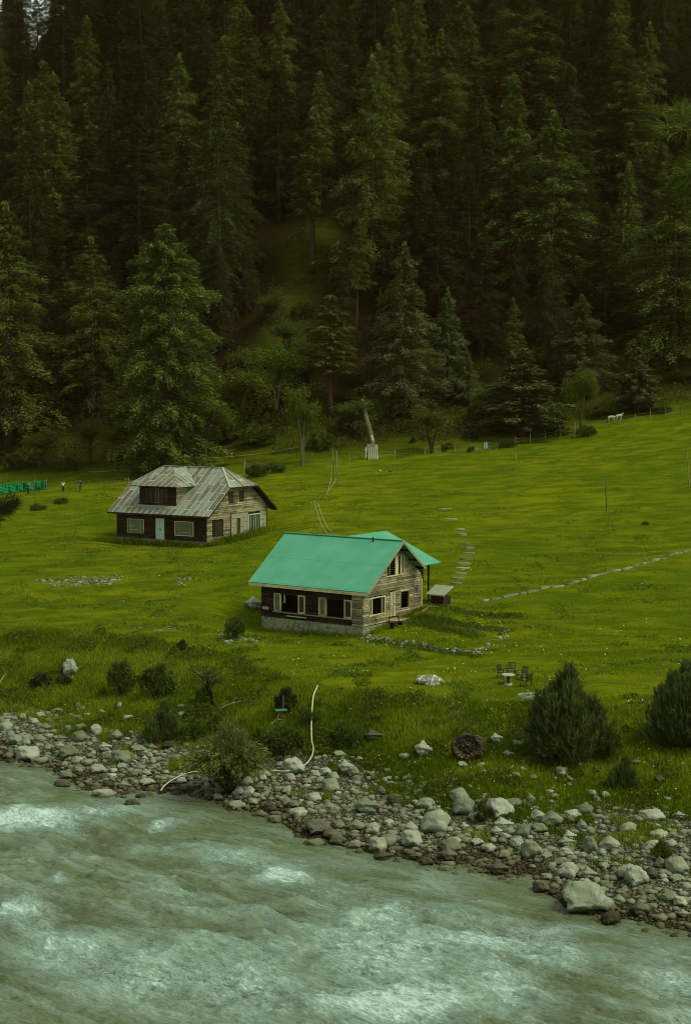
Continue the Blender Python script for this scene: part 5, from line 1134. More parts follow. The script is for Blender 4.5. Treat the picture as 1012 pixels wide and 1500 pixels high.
def mead_s(rng, n):
    y = 92 / (1 - rng.random(n) * (1 - 92 / 235.)); x = rng.uniform(-1, 1, n) * .25 * (y + 6); yc = np.interp(x, *CREST); yt = np.interp(x, _tp[:, 0], _tp[:, 1]); k = (y > yc - 1) & (y < yt + 3) & ~inhouse(x, y) & (fbm(x / 3, y / 3, 19, 3) > -.25 + .2 * rng.random(n)); return x[k], y[k]
bank_weeds(110000, 45)
def meadow_weeds(n, seed):
    rng = np.random.default_rng(seed); x, y = mead_s(rng, n); lump = fbm(x / 2.6, y / 2.0, seed, 3) + .14 * (x < -5) - .05 * (x > 5); k = lump > .27; x, y, lump = x[k], y[k], lump[k]; n = len(x); z = hgt(x, y)
    C = np.column_stack([x, y, z + rng.random(n) * (.05 + .8 * (lump - .28))]); D = rng.normal(0, 1, (n, 3)); D[:, 2] = abs(D[:, 2])
    return tag(link('meadow_weeds', card_mesh('meadow_weeds', cards(C, D, .20, .11, rng, 1.2), M_lea)), 'patches of rougher weeds dotted over the meadow', 'weeds', kind='stuff')
meadow_weeds(190000, 46)
blades('bank_grass', 140000, bank_s, .08, .40, .035, MG1, 'long dark green grass covering the river bank', 81)
blades('shingle_grass', 75000, beachgrass_s, .12, .42, .035, MG1, 'grass tufts pushing up between the stones of the bank', 85)
blades('meadow_grass', 130000, mead_s, .04, .17, .05, MG2, 'short yellow green grass of the meadow', 82)
def ring_s(cx, cy_, fn):
    return fn
def houseedge(rng, n):
    t = rng.random(n); k = rng.random(n) < .28; a = np.where(k, -12.4 * t, rng.normal(.4, .4, n)); b = np.where(k, rng.normal(-.3, .3, n), 11.5 * t); return -14.9 + a * .859 + b * .511, 161 - a * .511 + b * .859
blades('tall_grass', 4200, houseedge, .25, .85, .05, MG1, 'tall grass growing against the walls of the tin roofed house', 83)
def houseedge2(rng, n):
    t = rng.random(n); k = rng.random(n) < .5; a = np.where(k, -10.4 * t, rng.normal(.3, .2, n)); b = np.where(k, rng.normal(-.2, .2, n), 8.6 * t); return 1.4 + a * .814 + b * .581, 119 - a * .581 + b * .814
blades('wall_grass', 1500, houseedge2, .1, .4, .04, MG1, 'short tufts of grass against the plinth of the green roofed house', 84)
def flowers(n, sampler, r, label, seed, hh=(.25, .5)):
    rng = np.random.default_rng(seed); x, y = sampler(rng, n); k = fbm(x / 4, y / 4, 91, 3) > -.02; x = x[k]; y = y[k]; n = len(x); z = hgt(x, y) + rng.uniform(hh[0], hh[1], n)
    C = np.column_stack([x, y, z]); v = cards(C, rng.normal(0, 1, (n, 3)) * [1, 1, .3], r, r, rng, .5)
    return tag(link('wild_flowers', card_mesh('wild_flowers', v, mat_plain('white_petals', (.55, .60, .42), .8, .1))), label, 'flowers', kind='stuff')
flowers(2300, bank_s, .08, 'small white wild flowers dotted over the river bank grass', 92)
flowers(2600, mead_s, .12, 'scattered pale flower heads in the meadow', 93, (.1, .25))

# ------------------------------------------------------------------ things on the lawn and the bank
M_chair = mat_plain('dark_brown_plastic', (.030, .020, .012), .45, .2, 4, .4); M_white = mat_plain('dull_white_paint', (.42, .46, .38), .7, .15)
M_tin = mat_plain('pale_tabletop', (.34, .38, .33), .5, .2)
def chair(px, py, rz, label):
    p = at(px, py); t = empty('armchair', p, rz, label, 'chair', 'dark armchairs around the garden table')
    s = MB(); s.box(-.25, -.24, .40, .25, .24, .44); s.build('seat', M_chair, t)
    b = MB(); b.bar((-.24, .23, .42), (-.25, .34, .92), .04); b.bar((.24, .23, .42), (.25, .34, .92), .04); b.bar((-.25, .34, .9), (.25, .34, .9), .05, .06)
    for k in range(5): b.bar((-.16 + .08 * k, .24, .5), (-.16 + .08 * k, .33, .89), .035, .02)
    b.bar((-.24, .25, .5), (.24, .25, .5), .03, .04); b.build('backrest', M_chair, t)
    for sx in (-1, 1):
        a = MB(); a.bar((sx * .28, -.24, .66), (sx * .28, .30, .66), .06, .035); a.bar((sx * .28, -.22, .66), (sx * .27, -.22, .42), .04); a.build('armrest', M_chair, t)
        for sy in (-1, 1):
            l = MB(); l.bar((sx * .25, sy * .22, .42), (sx * .28, sy * .27 + (.03 if sy > 0 else 0), -.03), .045); l.build('leg', M_chair, t)
    c = MB(); c.box(-.2, -.2, .443, .2, .2, .465); c.build('seat_pad', mat_plain('grey_pad', (.14, .12, .09), .9, .2), t)
    return t
chair(736, 994, .9, 'dark armchair leftmost of the group on the lawn')
chair(748, 991, -.2, 'dark armchair directly behind the round pale table')
chair(764, 997, -.9, 'dark armchair just right of the round pale table, turned to it')
chair(770, 1006, -2.4, 'dark armchair with its back to the fire ring, nearest the shrub')
p = at(744, 1003); t = empty('garden_table', p, 0, 'small round pale table on a single dark pedestal among four armchairs', 'table')
m = MB(); m.tube([(0, 0, .66), (0, 0, .70)], [.46, .46], 20); m.build('tabletop', M_tin, t)
m = MB(); m.tube([(0, 0, .1), (0, 0, .3), (0, 0, .659)], [.13, .10, .12], 10); m.build('pedestal', M_chair, t)
m = MB(); m.tube([(0, 0, -.05), (0, 0, .099)], [.30, .26], 12); m.build('base', M_tin, t)
# fire ring
p = at(777, 1020); t = empty('fire_ring', p, 0, 'low oval ring of pale mortar and stones around dark ash, below the chairs', 'fire pit')
m = MB(); ra, rb = .86, .55
for k in range(18):
    a = 2 * pi * k / 18; b_ = 2 * pi * (k + 1) / 18; hh = .10 + .06 * random.random()
    o1 = (cos(a) * ra, sin(a) * rb); o2 = (cos(b_) * ra, sin(b_) * rb); i1 = (o1[0] * .68, o1[1] * .62); i2 = (o2[0] * .68, o2[1] * .62)
    m.poly([(*o1, hh), (*o2, hh), (*i2, hh), (*i1, hh)]); m.poly([(o1[0] * 1.05, o1[1] * 1.05, -.1), (o2[0] * 1.05, o2[1] * 1.05, -.1), (*o2, hh), (*o1, hh)]); m.poly([(*i1, hh), (*i2, hh), (*i2, -.05), (*i1, -.05)])
m.build('rim', mat_rock('pale_mortar', (.26, .28, .19), (.36, .40, .29), (.15, .13, .07), False), t)
m = MB(); m.poly([(cos(2 * pi * k / 16) * ra * .69, sin(2 * pi * k / 16) * rb * .63, .03) for k in range(16)]); m.build('ash_bed', mat_plain('ash', (.05, .038, .02), .95, .5, 8), t)
for k in range(9):
    me, mx = RK['d' if k % 2 else 'g'][k % 7]; o = link('stone', me, t); o.scale = (.11, .1, .1); o.location = (random.uniform(-.45, .45), random.uniform(-.2, .25), .07)
# boulder with white streaks on the lawn
def mat_streak():
    m = NM('streaked_rock'); v = m.coord('Object', (1, .3, .3)); n = m.noise(v, 3.5, 4, .6, 2.0); b = m.noise(m.coord(), 2, 4)
    c = m.mix(m.ramp(b, [(.35, 0), (.65, 1)]), (.15, .16, .10), (.24, .26, .19)); c = m.mix(m.ramp(n, [(.52, 0), (.6, .95)]), c, (.62, .70, .60)); m.color(c); m.bump(b, .5, .05); return m.m
me, mx = rock_mesh(777, .62, .1); me.materials.append(mat_streak()); p = at(629, 1003); o = link('boulder', me, None, (p.x, p.y + .2, p.z + .16)); o.scale = (1.05 / mx[0], .62 / mx[1], .52 / mx[2]); tag(o, 'grey boulder with white streaks lying alone on the lawn left of the chairs', 'boulder')
# dark root ball on the bank
def root_ball():
    import bmesh
    bm = bmesh.new(); bmesh.ops.create_icosphere(bm, subdivisions=5, radius=1); v = np.array([list(q.co) for q in bm.verts])
    f = fbm(v[:, 0] * 4 + v[:, 2] * 3, v[:, 1] * 4 + v[:, 2] * 2.3, 7, 4); g = fbm(v[:, 0] * 11 + v[:, 2] * 7, v[:, 1] * 10 + v[:, 2] * 5, 17, 3)
    d = np.array([-.25, -.93, .28]); d /= np.linalg.norm(d); face = v @ d; dent = sstep(.62, .95, face)
    v = v * (1 + .08 * f + .06 * g - .0 * dent)[:, None]; v = v - d[None] * (dent * .55 * (1 + .5 * g))[:, None]; v *= [1.05, .75, .95]
    for q, c in zip(bm.verts, v): q.co = c
    me = bpy.data.meshes.new('root_ball'); bm.to_mesh(me); bm.free(); return me
me = root_ball(); mm = NM('rooty_earth'); n_ = mm.noise(mm.coord('Object'), 5, 6, .7, 1); mm.color(mm.ramp(n_, [(.40, (.014, .007, .004)), (.52, (.035, .024, .012)), (.58, (.14, .12, .065)), (.64, (.04, .03, .014)), (.8, (.06, .07, .02))])); mm.bump(n_, .9, .12); me.materials.append(mm.m)
p = at(687, 1116); o = link('root_ball', me, None, (p.x, p.y + .4, p.z + .75)); o.scale = (1.0, 1.0, .93); tag(o, 'round dark tangle of roots and earth sitting on the flowery bank', 'root ball')
# white hose down the bank, in two pieces
def ground_tube(pix, r, mat, name, label, cat, lift=.08, n=40, extra=None):
    P_ = [at(*q) for q in pix]; T_ = np.linspace(0, len(P_) - 1, n); pts = []
    xs = np.array([list(q) for q in P_])
    for t in T_:   # Catmull-Rom through the points
        i = int(min(t, len(P_) - 2)); f = t - i; p0 = xs[max(i - 1, 0)]; p1 = xs[i]; p2 = xs[i + 1]; p3 = xs[min(i + 2, len(P_) - 1)]
        q = .5 * ((2 * p1) + (-p0 + p2) * f + (2 * p0 - 5 * p1 + 4 * p2 - p3) * f * f + (-p0 + 3 * p1 - 3 * p2 + p3) * f ** 3)
        pts.append((q[0], q[1], max(q[2], h1(q[0], q[1])) + lift + (extra(t / (len(P_) - 1)) if extra else 0)))
    m = MB(); m.tube(pts, r, 7); return tag(m.build(name, mat, None, True), label, cat)
M_hose = mat_plain('white_hose', (.50, .52, .40), .5, .1)
ground_tube([(465, 1012), (459, 1028), (457, 1050), (456, 1075), (457, 1095), (459, 1108), (453, 1122), (440, 1132), (420, 1138), (396, 1137)], [.05 - .016 * k / 39 for k in range(40)], M_hose, 'hose', 'long curved white hose running down the bank to the smooth pale boulder', 'hose', .32)
ground_tube([(236, 1167), (243, 1158), (256, 1150), (275, 1141), (290, 1139)], [.05 - .02 * k / 39 for k in range(40)], M_hose, 'hose', 'short white hose end on the stones left of the willow bush', 'hose', .35)
# little green table on a stump
p = at(412, 1052); t = empty('stump_table', p, .2, 'tiny green topped table on a wooden stump on the bank left of the hose', 'table')
m = MB(); m.tube([(0, 0, -.1), (0, 0, .52)], [.21, .18], 9); m.build('stump', M_post, t); m = MB(); m.box(-.38, -.28, .521, .38, .28, .57); m.build('tabletop', mat_plain('green_paint', (.045, .20, .12), .6, .2), t)
m = MB(); m.tube([(.15, .1, .57), (.15, .1, 1.5)], [.03, .025], 6); m.build('stick', M_post, t)
# bleached branches lying on the bank
for (a, b, l) in [((398, 1062), (415, 1058), 'short bleached branch lying under the tiny green table'), ((318, 1042), (366, 1029), 'long thin dry branch lying right of the bare forked shrub'), ((0, 1002), (12, 990), 'bleached branch at the left edge of the bank')]:
    A = at(*a); B = at(*b); m = MB(); m.tube([A + Vector((0, 0, .1)), A.lerp(B, .5) + Vector((0, 0, .28)), B + Vector((0, 0, .15))], [.07, .05, .02], 6); m.tube([A.lerp(B, .45) + Vector((0, 0, .25)), A.lerp(B, .6) + Vector((0, .3, .6))], [.03, .01], 5)
    tag(m.build('fallen_branch', M_post, None), l, 'branch')
# bench and stacked boards by the steps, slatted trestle at the back porch
def loc(a, b): v = GM @ Vector((a, b, 0)); return Vector((v.x, v.y, h1(v.x, v.y)))
p = loc(1.25, 2.9); t = empty('garden_bench', p, GM.to_euler().z + 1.45, 'dark low wooden bench with junk standing left of the porch steps', 'bench')
m = MB(); m.box(-.6, -.2, .36, .6, .2, .42); m.build('seat', M_dark, t)
for sx in (-.5, .5): m = MB(); m.box(sx - .05, -.18, -.1, sx + .05, .18, .359); m.build('leg', M_dark, t)
m = MB(); m.bar((-.6, .22, .42), (-.6, .3, .85), .05); m.bar((.6, .22, .42), (.6, .3, .85), .05); m.bar((-.62, .3, .8), (.62, .3, .8), .04, .1); m.build('backrest', M_dark, t)
p = loc(.6, 10.6); t = empty('slatted_stack', p, GM.to_euler().z, 'stack of pale roofing slats on a dark crate behind the porch post', 'stack')
m = MB(); m.box(-.55, -.6, -.4, .75, .5, .62); m.build('crate', M_dark, t)
m = MB(); m.box(-.8, -.9, .70, 1.0, -.8, .76); m.box(-.8, .45, 1.25, 1.0, .55, 1.31)
for k in range(9): m.bar((-.75 + .21 * k, -.95, .80), (-.75 + .21 * k, .65, 1.42), .13, .04)
m.build('slats', mat_plain('pale_slats', (.33, .36, .28), .8, .3), t)
for (a, b) in [((618, 897), (630, 889)), ((624, 889), (640, 891))]:
    A = at(*a); B = at(*b); m = MB(); m.bar(A + Vector((0, 0, .06)), B + Vector((0, 0, .12)), .16, .05); tag(m.build('plank', M_pale, None), 'loose pale plank in the grass between gable end and ' + ('garden beds, pointing to the river' if a[0] == 618 else 'slat stack, lying crosswise'), 'plank')

# ------------------------------------------------------------------ poles, wires, fences, net
def pole(px, py, ty, r, label, name='utility_pole', lean=(0, 0), cross=None, cat='pole'):
    p = at(px, py); s = F / p.y; H = (py - ty) / s; t = empty(name, p, 0, label, cat)
    m = MB(); m.tube([(0, 0, -.4), (lean[0] * .5, lean[1] * .5, H * .5), (lean[0], lean[1], H)], [r * 1.15, r, r * .8], 7); m.build('shaft', M_post, t)
    for (z, w_) in (cross or []): 
        m = MB(); f = z / H; m.bar((-w_ / 2 + lean[0] * f, -.03, z), (w_ / 2 + lean[0] * f, -.03, z + .05), .06); m.build('crossbar', M_post, t)
    return t, p, H
pole(888, 748, 704, .06, 'short dark pole with small brackets standing in the right half of the meadow', lean=(-.22, 0), cross=[(2.6, .5), (3.1, .35)])
pole(1009, 710, 658, .08, 'leaning dark pole at the right edge of the meadow', lean=(-.4, 0), cross=[(2.9, .5)])
pole(757, 706, 654, .045, 'thin pole standing in the upper meadow below the spreading pine', lean=(-.2, 0))
pole(841, 642, 618, .11, 'short pale post at the meadow edge beside the yellow green tree', 'wooden_post', cat='post')
pole(628, 663, 622, .07, 'pale thin post inside the low twiggy tree at the meadow edge', 'wooden_post', cat='post')
pole(53, 745, 692, .05, 'tall thin pole in front of the green netting', lean=(-.2, 0))
pole(266, 690, 668, .09, 'post rising just behind the ridge of the tin roofed house', 'wooden_post', cat='post')
t1, p1_, H1 = pole(488, 710, 655, .05, 'tall pale pole carrying the sagging cables to the green roofed house', lean=(.0, 0), cross=[(3.0, 1.0)])
pole(495, 714, 658, .06, 'dark pole standing right beside the tall pale cable pole', lean=(-.35, 0))
pole(461, 786, 738, .05, 'thin dark pole propping the cables behind the green roof')
def cable(pts, r, label, name='cable'):
    m = MB(); P_ = []
    for a, b, sg in pts:
        for k in range(11): t = k / 10; q = Vector(a).lerp(Vector(b), t); q.z -= sg * 4 * t * (1 - t); P_.append(q)
    m.tube(P_, r, 5, .9); return tag(m.build(name, mat_cable, None), label, 'cable')
mat_cable = mat_plain('pale_cable', (.26, .27, .15), .6, .1)
def above(px, py, hh): p = at(px, py); return p + Vector((0, 0, hh))
tip = Vector((p1_.x, p1_.y, p1_.z + H1 * .97)); s1 = at(475, 733); s2 = at(455, 740)
top2 = Vector((p1_.x + .5, p1_.y, p1_.z + H1 * .9))
hp = GM @ Vector((-6.3, 4.5, 7.3)); hp2 = GM @ Vector((-5.7, 4.5, 7.3)); q0 = above(461, 786, 3.6)
cable([(tip, Vector((p1_.x - .2, p1_.y - .1, p1_.z + 1.2)), 0), (Vector((p1_.x - .2, p1_.y - .1, p1_.z + 1.2)), s1 + Vector((0, 0, .25)), .5)], .035, 'pale cable hanging from the tall pole down into the grass')
cable([(top2, Vector((p1_.x + .55, p1_.y - .1, p1_.z + 1.0)), 0), (Vector((p1_.x + .55, p1_.y - .1, p1_.z + 1.0)), s2 + Vector((0, 0, .3)), .7)], .035, 'second pale cable drooping from the tall pole left across the grass')
cable([(q0, hp, .9)], .035, 'left of two pale cables dropping onto the green roof ridge')
cable([(q0 + Vector((.35, 0, 0)), hp2, .8)], .035, 'right of two pale cables dropping onto the green roof ridge')
rp = at(266, 690) + Vector((0, 0, 1.9))
cable([(rp, above(442, 680, 2.6), .5)], .03, 'thin cable strung along the forest foot right of the tin roof')
cable([(above(130, 700, 1.0), rp, .6)], .03, 'thin cable strung along the forest foot left of the tin roof')
# fence along the forest foot
fpx = [(130, 716), (148, 716), (168, 714), (188, 712)] + [(x, float(np.interp(x, [510, 700, 770, 860, 930, 1012], [676, 660, 650, 632, 616, 606]))) for x in range(512, 1012, 22)]
for i, (px, py) in enumerate(fpx):
    p = at(px, py); H = random.uniform(1.0, 1.5); m = MB(); m.tube([(0, 0, -.3), (random.uniform(-.08, .08), 0, H)], [.07, .055], 6)
    tag(m.build('fence_post', M_post, None, False, p), ('short grey fence post left of the tin roofed house' if i < 4 else 'short grey fence post along the top edge of the right hand meadow'), 'fence post', 'fence posts ' + ('on the left' if i < 4 else 'on the right'))
def wire(pix, hs_, label, r=.02):
    t = None
    for j, hh in enumerate(hs_):
        m = MB(); P_ = [at(*q) + Vector((0, 0, hh)) for q in pix]; m.tube(P_, r, 4, .5)
        o = m.build('fence_wire', M_post, None); tag(o, label + (' lower strand' if j == 0 else ' upper strand'), 'wire')
wire(fpx[4:], (.5, .95), 'fence wire along the top of the right meadow,'); wire(fpx[:4], (.5, .9), 'fence wire left of the tin roofed house,')
# rail pieces near the right end
# green shade netting with stakes
def netting():
    t = empty('shade_netting', at(34, 722), 0, 'bright green shade netting fence between stakes at the far left', 'netting')
    base = t.location; px = np.linspace(-20, 69, 46); m = MB(); rows = 7
    bot = []; top = []
    for i, x_ in enumerate(px):
        p = at(float(x_), float(np.interp(x_, [-20, 0, 69], [727, 725, 717]))); s = F / p.y; bot.append(p); hgt_ = np.interp(x_, [-20, 0, 69], [16, 16, 13.5]) / s; top.append(hgt_)
    grid = []
    for i, p in enumerate(bot):
        r_ = []
        for j in range(rows + 1):
            f = j / rows; b_ = .18 * math.sin(i * .9 + 2 * f) * math.sin(f * 3.14) + .1 * math.sin(i * 2.3); sag = -.12 * abs(math.sin(i * .42)) * f
            r_.append(Vector((p.x, p.y + b_, p.z + .05 + top[i] * f + sag)) - base)
        grid.append(r_)
    for i in range(len(grid) - 1):
        for j in range(rows): m.poly([grid[i][j], grid[i + 1][j], grid[i + 1][j + 1], grid[i][j + 1]], None, .5)
    o = m.build('net', mat_plain('green_net', (.006, .20, .060), .6, .25, 1.5), t, True)
    md = o.modifiers.new('th', 'SOLIDIFY'); md.thickness = .02
    for i in range(0, len(bot), 9):
        q = MB(); q.tube([bot[i] - base + Vector((0, .06, -.3)), bot[i] - base + Vector((0, .06, top[i] + .3))], .05, 6); q.build('stake', M_post, t)
netting()
# leaning dead trunk and white slatted stand
A = at(547, 650); s = F / A.y; m = MB(); t = empty('dead_trunk', A, 0, 'bleached dead trunk leaning left out of the forest foot, white at its lower end', 'dead tree')
B = Vector((-16 / s, 3.2, 62 / s)); m.tube([Vector((0, 0, -.3)), B * .22], [.30, .26], 8); m.build('stripped_base', mat_plain('bare_white_wood', (.34, .33, .22), .9, .25), t)
m = MB(); m.tube([B * .2, B * .6 + Vector((-.1, 0, .1)), B, B * 1.05], [.32, .36, .30, .10], 8); m.build('trunk', mat_wood('grey_dead_wood', (.11, .085, .05), (.19, .16, .095), (.06, .04, .025), 'Z'), t)
A = at(545, 672); t = empty('slatted_stand', A, .1, 'white slatted wooden stand under the leaning dead trunk', 'stand')
for k in range(5):
    a = -.6 + .3 * k; m = MB(); m.box(a, -.5, -.2, a + .17, -.44, 2.15); m.build('slat', M_white, t)
for k in range(2): m = MB(); m.box(-.65, -.46 + .9 * k, 1.98, .75, -.40 + .9 * k, 2.2) if k else m.box(-.68, -.56, 2.0, .78, -.505, 2.14); m.build('rail', M_post, t)
for sx in (-1, 1): m = MB(); m.bar((sx * .62, .4, 2.1), (sx * .95, .5, -.2), .1); m.build('leg', M_white, t)
m = MB(); m.bar((-1.0, -.6, .1), (-.95, -.6, 1.7), .1); m.bar((-.95, -.6, 1.7), (-1.25, -.6, 1.2), .07); m.build('brace', M_white, t)
# pale marker and small objects in the meadow
A = at(711, 657); m = MB(); m.box(-.28, -.06, -.1, .28, .06, .75); m.box(-.2, -.06, .75, .2, .06, .95); m.box(-.32, -.1, -.1, .32, .1, .06); tag(m.build('marker_slab', M_blue, None, False, A), 'small pale blue slab standing at the top edge of the meadow left of the spreading pine', 'slab')
for (px, py, w_, ln, l) in [(572, 691, 'd', .5, 'small dark stone in the grass below the white slatted stand'), (556, 691, 'p', .45, 'small white stone in the grass below the white slatted stand')]:
    rock(px, py, 7, 4, w_, l, name='stone')
for (px, py) in [(112, 683), (94, 672), (30, 690), (88, 676)]:
    pass
# a rough wattle of cut branches behind the tin roof
A = at(385, 690); t = empty('brush_fence', A, 0, 'tangled fence of cut dark branches right of the tin roof', 'fence'); m = MB(); rr = random.Random(3)
for k in range(60):
    x_ = rr.uniform(-2.6, 2.6); m.bar((x_, rr.uniform(-.3, .3), -.1), (x_ + rr.uniform(-.7, .7), rr.uniform(-.4, .4), rr.uniform(.7, 1.5)), .05)
for k in range(8): m.bar((rr.uniform(-2.8, -1), 0, rr.uniform(.5, 1.2)), (rr.uniform(1, 2.8), 0, rr.uniform(.5, 1.2)), .05)
m.build('branches', M_post, t)
m = MB(); m.tube([(-2.7, -.3, -.2), (-2.6, -.3, 1.5)], [.12, .1], 6); m.build('pale_stake', M_cream, t)

# ------------------------------------------------------------------ people and goats
def skin(name, J, E, mat, parent, root=0):
    me = bpy.data.meshes.new(name); me.from_pydata([j[:3] for j in J], E, []); o = link(name, me, parent); me.materials.append(mat)
    md = o.modifiers.new('skin', 'SKIN'); sb = o.modifiers.new('sub', 'SUBSURF'); sb.levels = 1; sb.render_levels = 2
    sv = me.skin_vertices[0].data if me.skin_vertices else None
    if sv is None: 
        bpy.context.view_layer.update(); sv = me.skin_vertices[0].data
    for i, j in enumerate(J): sv[i].radius = (j[3], j[4] if len(j) > 4 else j[3]); sv[i].use_root = (i == root)
    return o
def person(px, py, rz, label, top, trous, skinc, arm=0):
    p = at(px, py); t = empty('person', p, rz, label, 'person')
    J = [(0, 0, .95, .12, .10), (0, 0, 1.15, .12, .09), (0, 0, 1.38, .15, .09), (0, 0, 1.5, .055), (0, -.01, 1.60, .085, .095), (0, -.01, 1.70, .08, .09),
         (.09, 0, .9, .085), (.10, .01, .5, .06), (.11, .04, .09, .04), (.11, -.09, .04, .035), (-.09, 0, .9, .085), (-.11, -.03, .5, .06), (-.13, .02, .09, .04), (-.13, -.12, .04, .035),
         (.19, 0, 1.40, .05), (.24, .02, 1.12, .04), (.22, -.1 - arm * .1, .90 + arm * .3, .03), (.21, -.16 - arm * .12, .84 + arm * .42, .03), (-.19, 0, 1.40, .05), (-.25, .02, 1.12, .04), (-.22, -.14, .92 + arm * .35, .03), (-.16, -.22, .90 + arm * .42, .03)]
    E = [(0, 1), (1, 2), (2, 3), (3, 4), (4, 5), (0, 6), (6, 7), (7, 8), (8, 9), (0, 10), (10, 11), (11, 12), (12, 13), (2, 14), (14, 15), (15, 16), (16, 17), (2, 18), (18, 19), (19, 20), (20, 21)]
    skin('body', J, E, skinc, t)
    up = lambda j, k: (j[0], j[1], j[2], j[3] * k + .012, (j[4] if len(j) > 4 else j[3]) * k + .012)
    T = [up(J[i], 1.12) for i in (0, 1, 2, 14, 15, 18, 19)]; T[0] = (0, 0, .9, .15, .125); skin('shirt', T, [(0, 1), (1, 2), (2, 3), (3, 4), (2, 5), (5, 6)], top, t)
    T = [up(J[i], 1.1) for i in (0, 6, 7, 8, 10, 11, 12)]; skin('trousers', T, [(0, 1), (1, 2), (2, 3), (0, 4), (4, 5), (5, 6)], trous, t)
    m = MB(); m.tube([(0, .02, 1.60), (0, .02, 1.70), (0, .01, 1.765), (0, .01, 1.79)], [.098, .105, .07, .02], 10); m.build('hair', M_chair, t, True)
    return t
sk = mat_plain('skin', (.22, .13, .08), .6, .1); cb = mat_plain('black_cloth', (.014, .013, .011), .9, .2); cw_ = mat_plain('white_cloth', (.50, .53, .42), .9, .1); cgy = mat_plain('grey_cloth', (.05, .048, .04), .9, .2)
person(93, 722, .4, 'person in white shirt and black trousers walking by the fence left of the tin roof', cw_, cb, sk, 1)
person(118, 720, -2.6, 'person in dark clothes carrying a grey bag right of the one in white', cb, cgy, sk, 0)
person(42, 725, 1.2, 'person in black standing in front of the green netting', cb, cb, sk, 0)
A = at(116, 720); m = MB(); m.box(-.22, -.32, .75, .22, -.16, 1.2); m.tube([(-.12, -.24, 1.2), (0, -.2, 1.4), (.12, -.24, 1.2)], .02, 5); tag(m.build('bag', mat_plain('bag_cloth', (.10, .10, .08), .9, .3), None, False, A), 'grey bag carried by the person in dark clothes', 'bag')
def goat(px, py, rz, label, up):
    p = at(px, py); t = empty('goat', p, rz, label, 'goat', 'white goats at the forest foot')
    J = [(-.45, 0, .68, .17, .19), (0, 0, .70, .19, .21), (.42, 0, .72, .15, .19), (.62, 0, .72 + .22 * up, .09), (.78, 0, .60 + .48 * up, .08), (.95, 0, .50 + .48 * up, .05),
         (.38, .12, .48, .07), (.40, .12, .26, .04), (.38, .12, .02, .035), (.38, -.12, .48, .07), (.42, -.12, .26, .04), (.42, -.12, .02, .035), (-.45, .12, .5, .09), (-.36, .12, .38, .05), (-.50, .12, .24, .035), (-.47, .12, .02, .035), (-.45, -.12, .5, .09), (-.36, -.12, .38, .05), (-.52, -.12, .24, .035), (-.5, -.12, .02, .035), (-.64, 0, .74, .03)]
    E = [(0, 1), (1, 2), (2, 3), (3, 4), (4, 5), (2, 6), (6, 7), (7, 8), (2, 9), (9, 10), (10, 11), (0, 12), (12, 13), (13, 14), (14, 15), (0, 16), (16, 17), (17, 18), (18, 19), (0, 20)]
    skin('body', J, E, mat_plain('white_coat', (.34, .36, .29), .9, .1), t, 1)
    for s_ in (-1, 1): m = MB(); m.tube([(.74, s_ * .05, .66 + .48 * up), (.68, s_ * .08, .82 + .48 * up), (.60, s_ * .10, .88 + .48 * up)], [.025, .018, .006], 5); m.build('horn', M_chair, t)
goat(895, 617, .2, 'white goat with head low, left of the pair by the right meadow fence', 0)
goat(906, 615, .5, 'white goat with head raised, right of the pair by the meadow fence', 1)

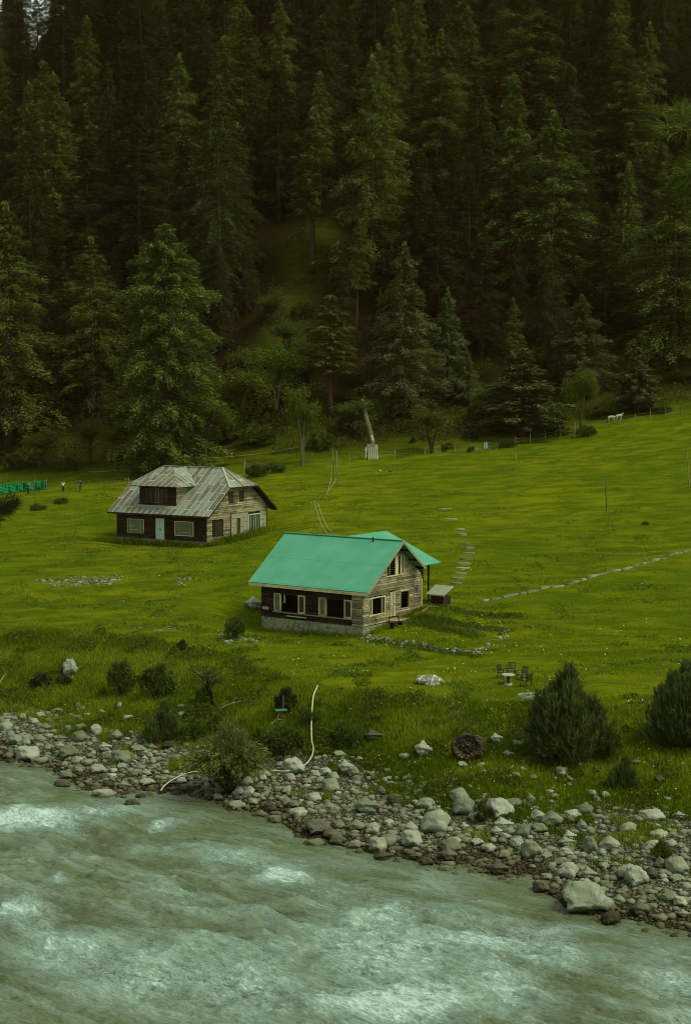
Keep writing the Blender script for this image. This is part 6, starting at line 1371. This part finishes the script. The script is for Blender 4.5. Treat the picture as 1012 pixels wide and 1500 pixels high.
# ------------------------------------------------------------------ pines of the near bank whose boughs reach into the frame
M_nb = mat_leaf('long_needles', (.06, .08, .012), (.11, .135, .02), .2, 1.5, .1); M_nbd = mat_leaf('dark_long_needles', (.010, .013, .004), (.02, .024, .006), .1, 1.5, .1)
def near_pine(x, y, H, boughs, label, mat, ln, seed):
    rng = np.random.default_rng(seed); z0 = h1(x, y) - .3; t = empty('pine_tree', (x, y, z0), 0, label, 'tree')
    m = MB(); m.tube([(0, 0, 0), (.1, 0, H * .4), (0, .1, H * .8), (0, 0, H)], [.28, .2, .1, .03], 9); C = []; D = []
    allb = list(boughs)
    for k in range(46):
        az = rng.uniform(0, 6.28); zz = H * rng.uniform(.25, .97); L = (1.15 - zz / H) * H * .28
        if abs(((az - (pi if x > 0 else 0) + pi) % (2 * pi)) - pi) < 1.6: continue
        allb.append((zz, az, L, .15))
    for (zz, az, L, rise) in allb:
        d = np.array([cos(az), sin(az), rise]); d /= np.linalg.norm(d); P0 = np.array([0, 0, zz]); tip_ = P0 + d * L
        m.tube([tuple(P0), tuple(P0 + d * L * .5 + np.array([0, 0, -.03 * L])), tuple(tip_)], [.05, .03, .012], 5)
        for j in range(int(4 + L * 4)):
            s_ = rng.uniform(.35, 1); b = P0 + d * L * s_; sd = rng.normal(0, 1, 3); sd[2] = abs(sd[2]) * .4; sd = sd / np.linalg.norm(sd); a = d * .8 + sd * .8; a /= np.linalg.norm(a); l2 = .12 + .3 * L * (1.1 - s_) * rng.random()
            if j == 0: a = d; b = tip_ - d * .1; l2 = .1
            e = b + a * l2; m.tube([tuple(b), tuple(e)], [.012, .006], 4)
            q = 60; dd = a[None] * .55 + rng.normal(0, .55, (q, 3)); dd /= np.linalg.norm(dd, axis=1, keepdims=True); c = e[None] - a[None] * rng.uniform(0, .12, (q, 1)); C.append(c + dd * ln * .5); D.append(dd)
    m.build('trunk', M_bark, t); link('crown', card_mesh('crown', cards(np.concatenate(C), np.concatenate(D), ln, (.006 + ln * .022) * .8, rng, 1.0), mat), t)
    return t
def bough(x, y, z0, px, py, Y):
    tx = ond(px, py, Y); dx, dy, dz = tx[0] - x, tx[1] - y, tx[2] - z0; hd = math.hypot(dx, dy); rise = .12; zz = dz - hd * rise
    return (zz, math.atan2(dy, dx), hd * math.sqrt(1 + rise * rise), rise)
X0, Y0 = 5.0, 13.5; z0 = h1(X0, Y0) - .3
near_pine(X0, Y0, 14.5, [bough(X0, Y0, z0, px, py, yy) for (px, py, yy) in [(990, 178, 13), (1000, 192, 12.6), (1006, 165, 13.3), (996, 255, 12.8), (992, 272, 13.2), (1008, 262, 12.4), (1004, 285, 13.2), (1012, 240, 13)]], 'near pine whose long needled boughs reach in at the upper right edge', M_nb, .17, 5)
X1, Y1 = -9.6, 31.0; z1 = h1(X1, Y1) - .3
near_pine(X1, Y1, 21.5, [bough(X1, Y1, z1, px, py, yy) for (px, py, yy) in [(24, 740, 30.5), (12, 748, 30), (20, 746, 31.5), (2, 762, 30.6), (8, 752, 31), (14, 738, 31), (0, 745, 30)]], 'near pine whose dark bough tip shows at the left edge over the meadow', M_nbd, .2, 6)

# ------------------------------------------------------------------ added brown volume that lifts the dark tones, like a film fade
def shadow_lift():
    m = MB(); m.box(-460, -40, -4, 460, 720, 175); o = m.build('shadow_lift', mat_shadow_lift(), None); tag(o, kind='stuff')
def mat_shadow_lift():
    mt = bpy.data.materials.new('shadow_lift_air'); mt.use_nodes = True; t = mt.node_tree; t.nodes.clear(); a = t.nodes.new('ShaderNodeOutputMaterial'); v = t.nodes.new('ShaderNodeVolumePrincipled')
    v.inputs['Density'].default_value = .00005; v.inputs['Color'].default_value = (1, .52, .26, 1); v.inputs['Anisotropy'].default_value = .2; t.links.new(v.outputs[0], a.inputs['Volume']); return mt
shadow_lift()
